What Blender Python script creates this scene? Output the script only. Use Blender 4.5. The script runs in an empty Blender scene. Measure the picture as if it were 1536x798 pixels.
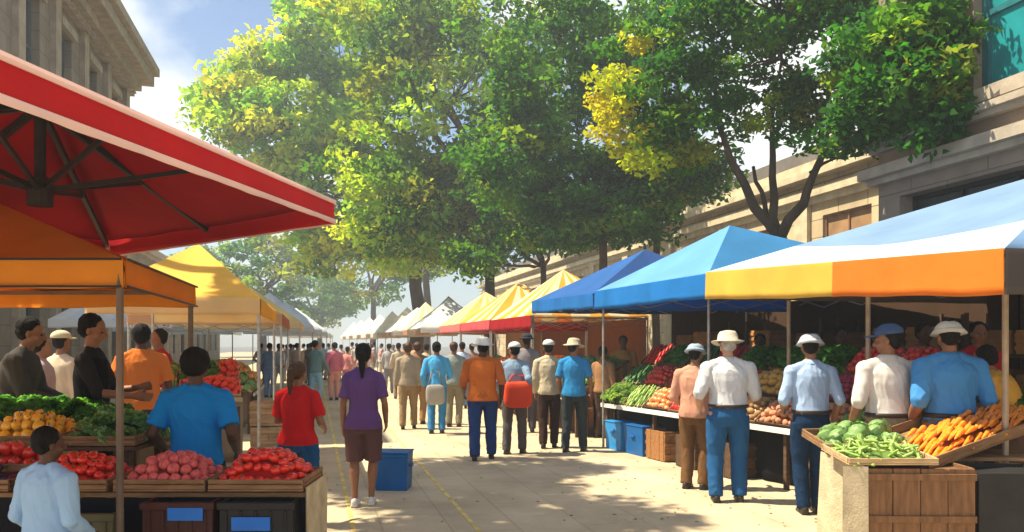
import bpy, bmesh, math, random
import numpy as np
from mathutils import Vector, Matrix, noise, Euler
R = math.radians
random.seed(7)
rng = np.random.default_rng(7)
C = bpy.context.scene.collection
scene = bpy.context.scene

# ------------------------------------------------------------------ camera
F = 1205.0; U0 = 768.0; V0 = 515.0; EYE = 1.72
cam_d = bpy.data.cameras.new('camera'); cam = bpy.data.objects.new('camera', cam_d); C.objects.link(cam)
cam_d.sensor_width = 36; cam_d.lens = F / 1536 * 36
cam.location = (0, 0, EYE); cam.rotation_euler = (R(90), 0, 0)
cam_d.shift_y = (V0 - 399) / 1536
cam_d.clip_start = 0.1; cam_d.clip_end = 2000
scene.camera = cam

# ------------------------------------------------------------------ sun, sky, exposure
SUN = Vector((-0.60, 0.04, 1.0)).normalized()
SUN_EL = math.asin(SUN.z); SUN_AZ = math.atan2(SUN.x, SUN.y)
sl = bpy.data.lights.new('sun', 'SUN'); sl.energy = 5.0; sl.angle = R(0.5); sl.color = (1.0, 0.88, 0.65)
so = bpy.data.objects.new('sun', sl); C.objects.link(so); so.rotation_euler = SUN.to_track_quat('Z', 'Y').to_euler()
w = bpy.data.worlds.new('World'); scene.world = w; w.use_nodes = True
nt = w.node_tree; nt.nodes.clear()
out = nt.nodes.new('ShaderNodeOutputWorld'); bg = nt.nodes.new('ShaderNodeBackground')
sky = nt.nodes.new('ShaderNodeTexSky'); sky.sky_type = 'NISHITA'; sky.sun_disc = False
sky.sun_elevation = SUN_EL; sky.sun_rotation = SUN_AZ % (2 * math.pi)
sky.air_density = 1.0; sky.dust_density = 0.2; sky.ozone_density = 3.0
bg.inputs['Strength'].default_value = 0.072
tc = nt.nodes.new('ShaderNodeTexCoord'); mp = nt.nodes.new('ShaderNodeMapping')
mp.inputs['Scale'].default_value = (1.0, 1.0, 1.6); mp.inputs['Location'].default_value = (0.35, 0.1, 0.25)
nz = nt.nodes.new('ShaderNodeTexNoise'); nz.inputs['Scale'].default_value = 2.6; nz.inputs['Detail'].default_value = 6; nz.inputs['Roughness'].default_value = 0.5
cr = nt.nodes.new('ShaderNodeValToRGB'); cr.color_ramp.elements[0].position = 0.47; cr.color_ramp.elements[1].position = 0.58
mx = nt.nodes.new('ShaderNodeMix'); mx.data_type = 'RGBA'
mx.inputs[7].default_value = (8.2, 8.2, 8.0, 1)
nt.links.new(tc.outputs['Generated'], mp.inputs[0]); nt.links.new(mp.outputs[0], nz.inputs['Vector'])
nt.links.new(nz.outputs['Fac'], cr.inputs[0]); nt.links.new(cr.outputs[0], mx.inputs[0])
nt.links.new(sky.outputs[0], mx.inputs[6]); nt.links.new(mx.outputs[2], bg.inputs['Color'])
nt.links.new(bg.outputs[0], out.inputs['Surface'])
vs = scene.view_settings
vs.view_transform = 'Standard'; vs.look = 'None'; vs.gamma = 1.0; vs.exposure = 1.18; vs.use_curve_mapping = False
scene.cycles.use_denoising = True
scene.cycles.max_bounces = 8; scene.cycles.diffuse_bounces = 4; scene.cycles.transparent_max_bounces = 8
scene.cycles.volume_bounces = 0
scene.cycles.sample_clamp_indirect = 6

HAZE = 0.0032

# ------------------------------------------------------------------ coordinates
TX, TY = -0.240, 0.9707                      # street direction
def st(s, t): return (s * TY + t * TX, -s * TX + t * TY)
STREET = math.atan2(-TX, TY)                  # rotation of the street frame about z
def px(u, v, Y): return Vector(((u - U0) / F * Y, Y, EYE + (V0 - v) / F * Y))
def gp(u, v):
    Y = F * EYE / (v - V0); return ((u - U0) / F * Y, Y)
def sat(s, u):                                # point of the line s=const seen at column u -> (X, Y)
    k = (u - U0) / F; Y = s / (TY * k - TX); return (k * Y, Y)

# ------------------------------------------------------------------ materials
MATS = {}
def base_mat(name):
    m = bpy.data.materials.new(name); m.use_nodes = True
    n = m.node_tree.nodes; return m, m.node_tree, n['Principled BSDF']
def mat(name, col, rough=0.7, var=0.18, scale=6.0, bump=0.15, bscale=40.0, metal=0.0, detail=6, coat=0.0, trans=0.0, spec=0.3, stretch=(1, 1, 1)):
    """object colour varied by noise, bumped by a finer noise; trans adds light through cloth or leaves"""
    key = (name, tuple(col))
    if key in MATS: return MATS[key]
    m, t, b = base_mat(name)
    tc = t.nodes.new('ShaderNodeTexCoord'); mp = t.nodes.new('ShaderNodeMapping'); mp.inputs['Scale'].default_value = stretch
    t.links.new(tc.outputs['Object'], mp.inputs[0])
    n1 = t.nodes.new('ShaderNodeTexNoise'); n1.inputs['Scale'].default_value = scale; n1.inputs['Detail'].default_value = detail
    t.links.new(mp.outputs[0], n1.inputs['Vector'])
    mr = t.nodes.new('ShaderNodeMapRange'); mr.inputs[1].default_value = 0.3; mr.inputs[2].default_value = 0.7
    mr.inputs[3].default_value = 1 - var; mr.inputs[4].default_value = 1 + var
    t.links.new(n1.outputs['Fac'], mr.inputs[0])
    mu = t.nodes.new('ShaderNodeVectorMath'); mu.operation = 'SCALE'; mu.inputs[0].default_value = col[:3]
    t.links.new(mr.outputs[0], mu.inputs['Scale']); t.links.new(mu.outputs[0], b.inputs['Base Color'])
    b.inputs['Roughness'].default_value = rough; b.inputs['Metallic'].default_value = metal
    b.inputs['Specular IOR Level'].default_value = spec
    if coat: b.inputs['Coat Weight'].default_value = coat; b.inputs['Coat Roughness'].default_value = 0.15
    if bump:
        n2 = t.nodes.new('ShaderNodeTexNoise'); n2.inputs['Scale'].default_value = bscale; n2.inputs['Detail'].default_value = 4
        t.links.new(mp.outputs[0], n2.inputs['Vector'])
        bp = t.nodes.new('ShaderNodeBump'); bp.inputs['Strength'].default_value = bump; bp.inputs['Distance'].default_value = 0.02
        t.links.new(n2.outputs['Fac'], bp.inputs['Height']); t.links.new(bp.outputs[0], b.inputs['Normal'])
    if trans:
        o = t.nodes['Material Output']; tr = t.nodes.new('ShaderNodeBsdfTranslucent'); ms = t.nodes.new('ShaderNodeMixShader')
        t.links.new(mu.outputs[0], tr.inputs[0]); ms.inputs[0].default_value = trans
        t.links.new(b.outputs[0], ms.inputs[1]); t.links.new(tr.outputs[0], ms.inputs[2]); t.links.new(ms.outputs[0], o.inputs['Surface'])
    MATS[key] = m; return m
def cloth(col, trans=0.0): return mat('cloth', col, 0.9, 0.07, 5, 0.30, 130, spec=0.08, trans=trans)
def canvas(col, trans=0.38): return mat('canvas', col, 0.75, 0.10, 1.6, 0.25, 9, spec=0.2, trans=trans)
WOOD = mat('wood', (0.27, 0.15, 0.07), 0.75, 0.35, 5, 0.5, 30, stretch=(1, 6, 6))
DWOOD = mat('dark_wood', (0.10, 0.055, 0.03), 0.7, 0.35, 5, 0.5, 30, stretch=(1, 6, 6))
PWOOD = mat('pale_wood', (0.48, 0.33, 0.18), 0.75, 0.3, 5, 0.4, 30, stretch=(1, 6, 6))
METAL = mat('painted_metal', (0.09, 0.075, 0.06), 0.45, 0.2, 20, 0.1, 60, metal=0.4)
GMETAL = mat('grey_metal', (0.42, 0.40, 0.37), 0.45, 0.2, 20, 0.1, 60, metal=0.5)
BLACK = mat('black_metal', (0.018, 0.016, 0.016), 0.5, 0.2, 20, 0.1, 60)

# ------------------------------------------------------------------ objects
def tag(o, label=None, cat=None, group=None, kind=None):
    if label: o['label'] = label
    if cat: o['category'] = cat
    if group: o['group'] = group
    if kind: o['kind'] = kind
    return o
def empty(name, loc=(0, 0, 0), rz=0, label=None, cat=None, group=None):
    o = bpy.data.objects.new(name, None); C.objects.link(o); o.empty_display_size = 0.1
    o.location = loc; o.rotation_euler = (0, 0, rz); return tag(o, label, cat, group)
class MB:
    """collects shapes into one mesh"""
    def __init__(s): s.v = []; s.f = []; s.m = []
    def add(s, vs, fs, mi=0):
        k = len(s.v); s.v += [tuple(p) for p in vs]; s.f += [tuple(i + k for i in f) for f in fs]; s.m += [mi] * len(fs); return s
    def box(s, lo, hi, mi=0, M=None):
        a, b = Vector(lo), Vector(hi)
        vs = [Vector((x, y, z)) for z in (a.z, b.z) for y in (a.y, b.y) for x in (a.x, b.x)]
        if M: vs = [M @ p for p in vs]
        return s.add(vs, [(0, 2, 3, 1), (4, 5, 7, 6), (0, 1, 5, 4), (2, 6, 7, 3), (0, 4, 6, 2), (1, 3, 7, 5)], mi)
    def bar(s, p, q, wx, wz=None, mi=0):
        p, q = Vector(p), Vector(q); d = (q - p); L = d.length; wz = wz or wx
        M = Matrix.Translation(p) @ d.to_track_quat('Z', 'Y').to_matrix().to_4x4()
        return s.box((-wx / 2, -wz / 2, 0), (wx / 2, wz / 2, L), mi, M)
    def tube(s, pts, rad, n=10, mi=0, ref=Vector((1, 0, 0))):
        pts = [Vector(p) for p in pts]; rings = []; vs = []; fs = []
        for i, p in enumerate(pts):
            t = (pts[min(i + 1, len(pts) - 1)] - pts[max(i - 1, 0)])
            t = t.normalized() if t.length > 1e-9 else Vector((0, 0, 1))
            a = ref - t * ref.dot(t)
            if a.length < 0.25: r2 = Vector((0, 1, 0)); a = r2 - t * r2.dot(t)
            a.normalize(); b = t.cross(a)
            r = rad[i] if isinstance(rad, (list, tuple)) and not isinstance(rad, float) else rad
            rx, ry = r if isinstance(r, (tuple, list)) else (r, r)
            for k in range(n):
                an = 2 * math.pi * k / n; vs.append(p + a * (rx * math.cos(an)) + b * (ry * math.sin(an)))
        for i in range(len(pts) - 1):
            for k in range(n):
                k2 = (k + 1) % n; fs.append((i * n + k, i * n + k2, (i + 1) * n + k2, (i + 1) * n + k))
        fs.append(tuple(reversed(range(n)))); fs.append(tuple(range((len(pts) - 1) * n, len(pts) * n)))
        return s.add(vs, fs, mi)
    def ball(s, c, r, n=14, m=9, mi=0, M=None, fn=None):
        c = Vector(c); r = r if isinstance(r, (tuple, list, Vector)) else (r, r, r)
        vs = []; fs = []
        for j in range(m + 1):
            th = math.pi * j / m
            for k in range(n):
                ph = 2 * math.pi * k / n
                p = Vector((math.sin(th) * math.cos(ph), math.sin(th) * math.sin(ph), math.cos(th)))
                if fn: p = fn(p, th, ph)
                p = Vector((p.x * r[0], p.y * r[1], p.z * r[2]))
                if M: p = M @ p
                vs.append(c + p)
        for j in range(m):
            for k in range(n):
                k2 = (k + 1) % n; fs.append((j * n + k, (j + 1) * n + k, (j + 1) * n + k2, j * n + k2))
        return s.add(vs, fs, mi)
    def mesh(s, name, mats, smooth=True):
        me = bpy.data.meshes.new(name); me.from_pydata(s.v, [], s.f)
        bm = bmesh.new(); bm.from_mesh(me); bmesh.ops.remove_doubles(bm, verts=bm.verts, dist=1e-5); 
        bm.to_mesh(me); bm.free()
        for m in (mats if isinstance(mats, (list, tuple)) else [mats]): me.materials.append(m)
        if len(me.polygons) == len(s.m): me.polygons.foreach_set('material_index', s.m)
        if smooth: me.shade_smooth()
        me.update(); return me
    def build(s, name, mats, parent=None, smooth=False):
        o = bpy.data.objects.new(name, s.mesh(name, mats, smooth)); C.objects.link(o)
        if parent is not None: o.parent = parent
        return o
def recalc(me):
    bm = bmesh.new(); bm.from_mesh(me); bmesh.ops.recalc_face_normals(bm, faces=bm.faces); bm.to_mesh(me); bm.free()
def bevel(o, wd=0.01, seg=2):
    m = o.modifiers.new('bevel', 'BEVEL'); m.width = wd; m.segments = seg; m.limit_method = 'ANGLE'
    return o
def copy_tree(o, parent=None, name=None):
    c = o.copy(); C.objects.link(c); c.parent = parent
    for ch in [x for x in bpy.data.objects if x.parent == o]: copy_tree(ch, c)
    return c

# ------------------------------------------------------------------ setting: ground, street
def brick_mat(name, c1, c2, mortar, scale, bw, rh, msize, rough=0.85, rot=0, bump=0.4, noise_amt=0.35, axes='XY'):
    m, t, b = base_mat(name)
    tc = t.nodes.new('ShaderNodeTexCoord'); src = tc.outputs['Object']
    if axes != 'XY':
        sp = t.nodes.new('ShaderNodeSeparateXYZ'); cb = t.nodes.new('ShaderNodeCombineXYZ'); ad = t.nodes.new('ShaderNodeMath'); ad.operation = 'ADD'
        t.links.new(src, sp.inputs[0]); t.links.new(sp.outputs['X'], ad.inputs[0]); t.links.new(sp.outputs['Y'], ad.inputs[1])
        t.links.new(ad.outputs[0], cb.inputs[0]); t.links.new(sp.outputs['Z'], cb.inputs[1]); src2 = cb.outputs[0]
    else: src2 = src
    br = t.nodes.new('ShaderNodeTexBrick'); br.inputs['Color1'].default_value = (*c1, 1); br.inputs['Color2'].default_value = (*c2, 1)
    br.inputs['Mortar'].default_value = (*mortar, 1); br.inputs['Scale'].default_value = scale; br.inputs['Brick Width'].default_value = bw
    br.inputs['Row Height'].default_value = rh; br.inputs['Mortar Size'].default_value = msize
    t.links.new(src2, br.inputs['Vector'])
    n1 = t.nodes.new('ShaderNodeTexNoise'); n1.inputs['Scale'].default_value = 0.9; n1.inputs['Detail'].default_value = 9; n1.inputs['Roughness'].default_value = 0.65
    t.links.new(src, n1.inputs['Vector'])
    mr = t.nodes.new('ShaderNodeMapRange'); mr.inputs[1].default_value = 0.3; mr.inputs[2].default_value = 0.7; mr.inputs[3].default_value = 1 - noise_amt; mr.inputs[4].default_value = 1.08
    t.links.new(n1.outputs['Fac'], mr.inputs[0])
    mu = t.nodes.new('ShaderNodeVectorMath'); mu.operation = 'SCALE'; t.links.new(br.outputs['Color'], mu.inputs[0]); t.links.new(mr.outputs[0], mu.inputs['Scale'])
    t.links.new(mu.outputs[0], b.inputs['Base Color']); b.inputs['Roughness'].default_value = rough; b.inputs['Specular IOR Level'].default_value = 0.25
    n2 = t.nodes.new('ShaderNodeTexNoise'); n2.inputs['Scale'].default_value = 25; n2.inputs['Detail'].default_value = 5; t.links.new(src, n2.inputs['Vector'])
    ad2 = t.nodes.new('ShaderNodeMath'); ad2.operation = 'MULTIPLY_ADD'; t.links.new(br.outputs['Fac'], ad2.inputs[0]); ad2.inputs[1].default_value = -1.2
    t.links.new(n2.outputs['Fac'], ad2.inputs[2])
    bp = t.nodes.new('ShaderNodeBump'); bp.inputs['Strength'].default_value = bump; bp.inputs['Distance'].default_value = 0.01
    t.links.new(ad2.outputs[0], bp.inputs['Height']); t.links.new(bp.outputs[0], b.inputs['Normal'])
    return m
EARTH = mat('asphalt', (0.16, 0.155, 0.15), 0.95, 0.2, 0.3, 0.2, 10)
tag(MB().add([(-250, -20, -0.12), (250, -20, -0.12), (250, 420, -0.12), (-250, 420, -0.12)], [(0, 1, 2, 3)]).build('ground', EARTH), kind='structure')
PAVE = brick_mat('paving', (0.57, 0.465, 0.32), (0.53, 0.43, 0.29), (0.46, 0.37, 0.25), 1.0, 2.4, 0.62, 0.010, noise_amt=0.34)
g = MB().box((-14, -10, -0.115), (170, 16, 0.0)).build('street', PAVE)
g.location = (0, 0, 0); g.rotation_euler = (0, 0, STREET + R(90)); tag(g, kind='structure')
# in the street frame rotated by +90 deg: local x runs along t, local y runs along -s
YEL = mat('yellow_road_paint', (0.62, 0.47, 0.16), 0.8, 0.35, 5, 0.2, 30)
for s_ in (0.36, 1.47):
    l = MB().box((1, -s_ - 0.022, 0.0005), (70, -s_ + 0.022, 0.004)).build('road_marking', YEL); l.rotation_euler = (0, 0, STREET + R(90)); tag(l, kind='structure')

# dry leaves and scraps blown over the paving
g_ = np.random.default_rng(5); n_ = 900; V_ = []; F_ = []; M_ = []
for i in range(n_):
    s_ = g_.choice([g_.normal(4.2, .7), g_.normal(-.6, .5), g_.uniform(-1, 4.5)]); x_, y_ = st(float(s_), float(g_.uniform(5.5, 34))); r_ = g_.uniform(.012, .032); a_ = g_.uniform(0, 6.28)
    c_, q_ = math.cos(a_), math.sin(a_); k_ = len(V_)
    for (u_, w_, z_) in ((-1, 0, .003), (0, -.5, .010), (1, 0, .006), (0, .5, .012)): V_.append((x_ + r_ * (u_ * c_ - w_ * q_), y_ + r_ * (u_ * q_ + w_ * c_), z_))
    F_.append((k_, k_ + 1, k_ + 2, k_ + 3)); M_.append(int(g_.integers(0, 3)))
mb = MB(); mb.v = V_; mb.f = F_; mb.m = M_
tag(mb.build('fallen_leaves', [mat('dry_leaf', (.30, .20, .06), .8), mat('green_scrap', (.16, .24, .05), .8), mat('brown_scrap', (.16, .09, .04), .8)]), kind='stuff')
# ------------------------------------------------------------------ buildings
def facade(name, parent, L, Dp, H, wins, mt, base=0.0, rec=0.25):
    """wall with real openings; local x along the street, face at y=0, body towards +y"""
    xs = sorted({0, L} | {a for w_ in wins for a in (w_[0], w_[0] + w_[2])}); zs = sorted({base, H} | {a for w_ in wins for a in (w_[1], w_[1] + w_[3])})
    mb = MB()
    for i in range(len(xs) - 1):
        for j in range(len(zs) - 1):
            cx, cz = (xs[i] + xs[i + 1]) / 2, (zs[j] + zs[j + 1]) / 2
            if any(w_[0] < cx < w_[0] + w_[2] and w_[1] < cz < w_[1] + w_[3] for w_ in wins): continue
            mb.add([(xs[i], 0, zs[j]), (xs[i + 1], 0, zs[j]), (xs[i + 1], 0, zs[j + 1]), (xs[i], 0, zs[j + 1])], [(0, 1, 2, 3)])
    for (x, z, a, b) in wins:
        q = [(x, z), (x + a, z), (x + a, z + b), (x, z + b)]
        for k in range(4):
            (x1, z1), (x2, z2) = q[k], q[(k + 1) % 4]
            mb.add([(x1, 0, z1), (x2, 0, z2), (x2, rec, z2), (x1, rec, z1)], [(3, 2, 1, 0)])
    mb.add([(0, 0, base), (0, Dp, base), (0, Dp, H), (0, 0, H)], [(3, 2, 1, 0)])
    mb.add([(L, 0, base), (L, Dp, base), (L, Dp, H), (L, 0, H)], [(0, 1, 2, 3)])
    mb.add([(0, Dp, base), (L, Dp, base), (L, Dp, H), (0, Dp, H)], [(3, 2, 1, 0)])
    mb.add([(0, 0, H), (L, 0, H), (L, Dp, H), (0, Dp, H)], [(0, 1, 2, 3)])
    return mb.build(name, mt, parent)
GLASS = mat('dark_glass', (0.03, 0.045, 0.05), 0.12, 0.3, 1.5, 0.05, 3, spec=0.6)
def window(parent, x, z, a, b, fm, glass=GLASS, rec=0.2, bars=1, rows=1, arch=False, t=0.07):
    fr = MB(); y0, y1 = rec - 0.06, rec + 0.04
    fr.box((x + 0.004, y0, z + 0.004), (x + t, y1, z + b - 0.004)); fr.box((x + a - t, y0, z + 0.004), (x + a - 0.004, y1, z + b - 0.004))
    fr.box((x + t, y0, z + 0.004), (x + a - t, y1, z + t)); fr.box((x + t, y0, z + b - t), (x + a - t, y1, z + b - 0.004))
    for k in range(1, bars + 1):
        c = x + a * k / (bars + 1); fr.box((c - t / 2.5, y0 + .01, z + t), (c + t / 2.5, y1 - .01, z + b - t))
    for k in range(1, rows + 1):
        c = z + b * k / (rows + 1); fr.box((x + t, y0 + .016, c - t / 2.5), (x + a - t, y1 - .016, c + t / 2.5))
    f = fr.build('window', fm, parent)
    MB().box((x + 0.02, rec + 0.0, z + 0.02), (x + a - 0.02, rec + 0.02, z + b - 0.02)).build('pane', glass, f)
    return f
def street_obj(name, s, t, side, label, cat):
    """Empty on the street frame; side=+1: stands right of the street with its face towards it, local x runs TOWARDS the camera"""
    x, y = st(s, t); rz = STREET + (R(-90) if side > 0 else R(90))
    return empty(name, (x, y, 0), rz, label, cat)
# far low stone building on the sunny side: its street face runs at s = 9.6
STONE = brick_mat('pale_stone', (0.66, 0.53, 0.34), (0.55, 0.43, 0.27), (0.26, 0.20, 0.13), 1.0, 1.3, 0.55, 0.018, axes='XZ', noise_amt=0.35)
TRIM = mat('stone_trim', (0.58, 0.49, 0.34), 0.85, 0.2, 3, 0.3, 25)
SHADE_STONE = brick_mat('brown_stone', (0.30, 0.235, 0.18), (0.26, 0.20, 0.155), (0.17, 0.13, 0.10), 1.0, 1.5, 0.52, 0.01, axes='XZ', noise_amt=0.35)  # brown darker than the pale stone, putting tree shade into the colour
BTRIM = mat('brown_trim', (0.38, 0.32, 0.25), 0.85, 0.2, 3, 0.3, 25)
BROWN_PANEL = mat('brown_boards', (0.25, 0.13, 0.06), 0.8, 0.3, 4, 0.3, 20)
def cornice(parent, L, steps, m, name='cornice', x0=0.0, dp=None):
    mb = MB()
    for (z0, z1, pr) in steps: mb.box((x0 - pr * 0.8, -pr, z0), (L + pr * 0.8, 0.05, z1))
    return mb.build(name, m, parent)
tA = 72.0; sA = 15.0; LA = tA - 16.5
b = street_obj('stone_building', sA, tA, +1, 'low cream stone block building with stepped cornice behind the trees and the blue tents', 'building')
HA = 7.1
winsA = []
for k in range(11):
    x = 1.6 + k * 4.9
    winsA.append((x, 3.4, 2.2, 2.2))
facade('wall', b, LA, 8, HA, winsA, STONE)
for wv in winsA: window(b, *wv, BROWN_PANEL, mat('shutter_panel', (0.34, 0.20, 0.10), 0.6, 0.25, 2, 0.1, 8), rec=0.14, bars=1)
for wv in winsA: MB().box((wv[0] - .15, -.1, wv[1] - .16), (wv[0] + wv[2] + .15, 0.06, wv[1] - .003)).build('sill', TRIM, b)
cornice(b, LA, [(6.0, 6.2, .12), (6.203, 6.45, .25), (6.75, 6.95, .45), (6.953, 7.3, .18)], TRIM)
MB().box((0.3, 0.3, 7.12), (LA - 0.3, 7.7, 7.9)).build('roof', mat('roof_slate', (0.16, 0.14, 0.13), 0.8, 0.2, 2, 0.3, 12), b)
for k in range(12):
    x = 0.3 + k * 4.9
    MB().box((x, -0.14, 0), (x + 0.7, 0.0 + 0.03, 5.995)).build('pilaster', TRIM, b)
# near brown building with teal windows
tB = 11.6; LB = 16
b2 = street_obj('brown_building', 9.2, tB, +1, 'tall brown stone building with teal window frames above the light blue tent', 'building')
winsB = [(0.5, 2.5, 3.0, 1.6), (4.6, 2.5, 3.0, 1.6), (2.0, 5.3, 1.7, 3.4), (5.0, 5.3, 1.7, 3.4), (8.2, 5.3, 1.7, 3.4)]
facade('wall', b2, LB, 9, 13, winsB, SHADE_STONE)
TEAL = mat('teal_paint', (0.015, 0.13, 0.16), 0.45, 0.25, 4, 0.1, 20)
TGLASS = mat('teal_glass', (0.015, 0.24, 0.27), 0.2, 0.35, 1.2, 0.05, 3, spec=0.6)
for wv in winsB[:2]: window(b2, *wv, BLACK, GLASS, rec=0.3, bars=2)
for wv in winsB[2:]:
    window(b2, *wv, TEAL, TGLASS, rec=0.2, bars=1, rows=2, t=0.11)
    MB().box((wv[0] - .2, -.14, wv[1] - .2), (wv[0] + wv[2] + .2, 0.06, wv[1] - .003)).build('sill', BTRIM, b2)
cornice(b2, LB, [(4.35, 4.45, .14), (4.453, 4.62, .26)], BTRIM, 'ledge')
cornice(b2, LB, [(4.88, 4.96, .12), (4.963, 5.06, .2)], BTRIM, 'ledge')
cornice(b2, LB, [(12.5, 13.1, .5)], BTRIM)
# tall grey-brown building on the left
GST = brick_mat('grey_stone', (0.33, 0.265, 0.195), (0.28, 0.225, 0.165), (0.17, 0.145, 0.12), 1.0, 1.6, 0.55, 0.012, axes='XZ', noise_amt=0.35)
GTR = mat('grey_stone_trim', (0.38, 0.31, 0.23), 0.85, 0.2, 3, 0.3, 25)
sL = -7.9; t0 = 17.5; LL = 20.7; HL = 13.6
b3 = street_obj('corner_building', sL, t0, -1, 'tall grey-brown stone building with deep cornice above the red canopy', 'building')
winsL = [(1.2 + k * 3.25, zz, 1.35, hh) for k in range(6) for zz, hh in ((9.0, 2.9), (4.9, 2.8), (1.0, 2.6))]
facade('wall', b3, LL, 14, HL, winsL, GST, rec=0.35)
GFR = mat('grey_window_paint', (0.10, 0.11, 0.115), 0.5, 0.2, 8, 0.1, 30)
for wv in winsL:
    window(b3, *wv, GFR, rec=0.28, bars=1, rows=1)
    MB().box((wv[0] - .18, -.12, wv[1] - .2), (wv[0] + wv[2] + .18, 0.06, wv[1] - .003)).build('sill', GTR, b3)
    MB().box((wv[0] - .18, -.16, wv[1] + wv[3] + .003), (wv[0] + wv[2] + .18, 0.06, wv[1] + wv[3] + .28)).build('lintel', GTR, b3)
for k in range(7):
    x = 0.25 + k * 3.25
    if x + .55 < LL: MB().box((x, -0.18, 0.0), (x + 0.55, 0.03, 12.6)).build('pilaster', GTR, b3)
cornice(b3, LL, [(12.6, 12.9, .25), (12.903, 13.25, .5), (13.253, 13.75, .95), (13.753, 14.1, 1.15)], GTR)
cornice(b3, LL, [(8.1, 8.25, .16), (8.253, 8.45, .3)], GTR, 'string_course')
d0 = MB().box((0.2, -0.45, 12.55), (0.45, -0.27, 12.595)).build('dentil', GTR, b3)
for k in range(1, 33): d_ = d0.copy(); C.objects.link(d_); d_.parent = b3; d_.location = (k * 0.62, 0, 0)

b4 = street_obj('row_building', -9.5, 41.0, -1, 'low hazy building past the tall corner building, seen under the yellow tent', 'building')
winsD = [(1.5 + k * 4.2, zz, 1.6, 1.9) for k in range(11) for zz in (1.0, 4.2)]
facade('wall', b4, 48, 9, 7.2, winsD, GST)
for wv in winsD: window(b4, *wv, GFR, rec=.2, bars=1)
cornice(b4, 48, [(6.7, 6.9, .2), (6.903, 7.3, .4)], GTR)
# ------------------------------------------------------------------ tents
def wavy(u, amp, ph): return amp * (math.sin(u * 9 + ph) * 0.5 + math.sin(u * 21 + ph * 2.1) * 0.3 + noise.noise(Vector((u * 4, ph, 0))) * 0.8)
def roof_panel(A, B, apex, sag, nu=18, nv=12, stripes=None, th=0.012, ph=0, under_shade=False):
    """one sloping side of a tent roof from eave A-B up to the apex, sagging between its edges; a solid sheet"""
    A, B, P = Vector(A), Vector(B), Vector(apex); N = (B - A).cross(P - A).normalized()
    if N.z < 0: N = -N
    mb = MB(); top = []; bot = []
    for i in range(nv + 1):
        for k in range(nu + 1):
            v = i / nv; u = k / nu
            p = (A.lerp(B, u)).lerp(P, v)
            wr = 0.018 * noise.noise(Vector((u * 7 + ph, v * 2, ph))) * (1 - v)
            d = -sag * (math.sin(math.pi * u)) * (math.sin(math.pi * min(v * 0.9 + 0.08, 1))) * (1 - v * .6) + wr * math.sin(math.pi * u)
            top.append(p + Vector((0, 0, d))); bot.append(p + Vector((0, 0, d - th)))
    W = nu + 1; fs = []; n0 = len(top); mi = []
    for i in range(nv):
        for k in range(nu):
            a = i * W + k; q = (a, a + 1, a + W + 1, a + W); fs.append(q); fs.append(tuple(n0 + x for x in reversed(q)))
            c = 0 if stripes is None else stripes(k / nu, i / nv); mi += [c, 1 if under_shade else c]
    for k in range(nu): fs.append((k + 1, k, n0 + k, n0 + k + 1)); mi.append(0)
    mb.v = [tuple(x) for x in top + bot]; mb.f = fs; mb.m = mi
    return mb
def valance_mesh(A, B, h, ph=0, amp=0.018, nu=40, nv=5, wave=0.0, th=0.006, scallop=0.0):
    A, B = Vector(A), Vector(B); d = (B - A).normalized(); N = Vector((d.y, -d.x, 0)); L = (B - A).length
    mb = MB(); fr = []; bk = []
    for i in range(nv + 1):
        for k in range(nu + 1):
            v = i / nv; u = k / nu
            o = wavy(u * L, amp * v, ph); dz = -h * v - (scallop * abs(math.sin(u * L * 5)) * (v == 1)) - wave * v * noise.noise(Vector((u * L * 1.5, ph, 3)))
            p = A.lerp(B, u) + N * o + Vector((0, 0, dz)); fr.append(p); bk.append(p + N * th)
    W = nu + 1; n0 = len(fr); fs = []
    for i in range(nv):
        for k in range(nu):
            a = i * W + k; q = (a, a + 1, a + W + 1, a + W); fs.append(q); fs.append(tuple(n0 + x for x in reversed(q)))
    for k in range(nu): a = nv * W + k; fs.append((a, a + 1, n0 + a + 1, n0 + a))
    mb.v = [tuple(x) for x in fr + bk]; mb.f = fs; mb.m = [0] * len(fs); return mb
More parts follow.
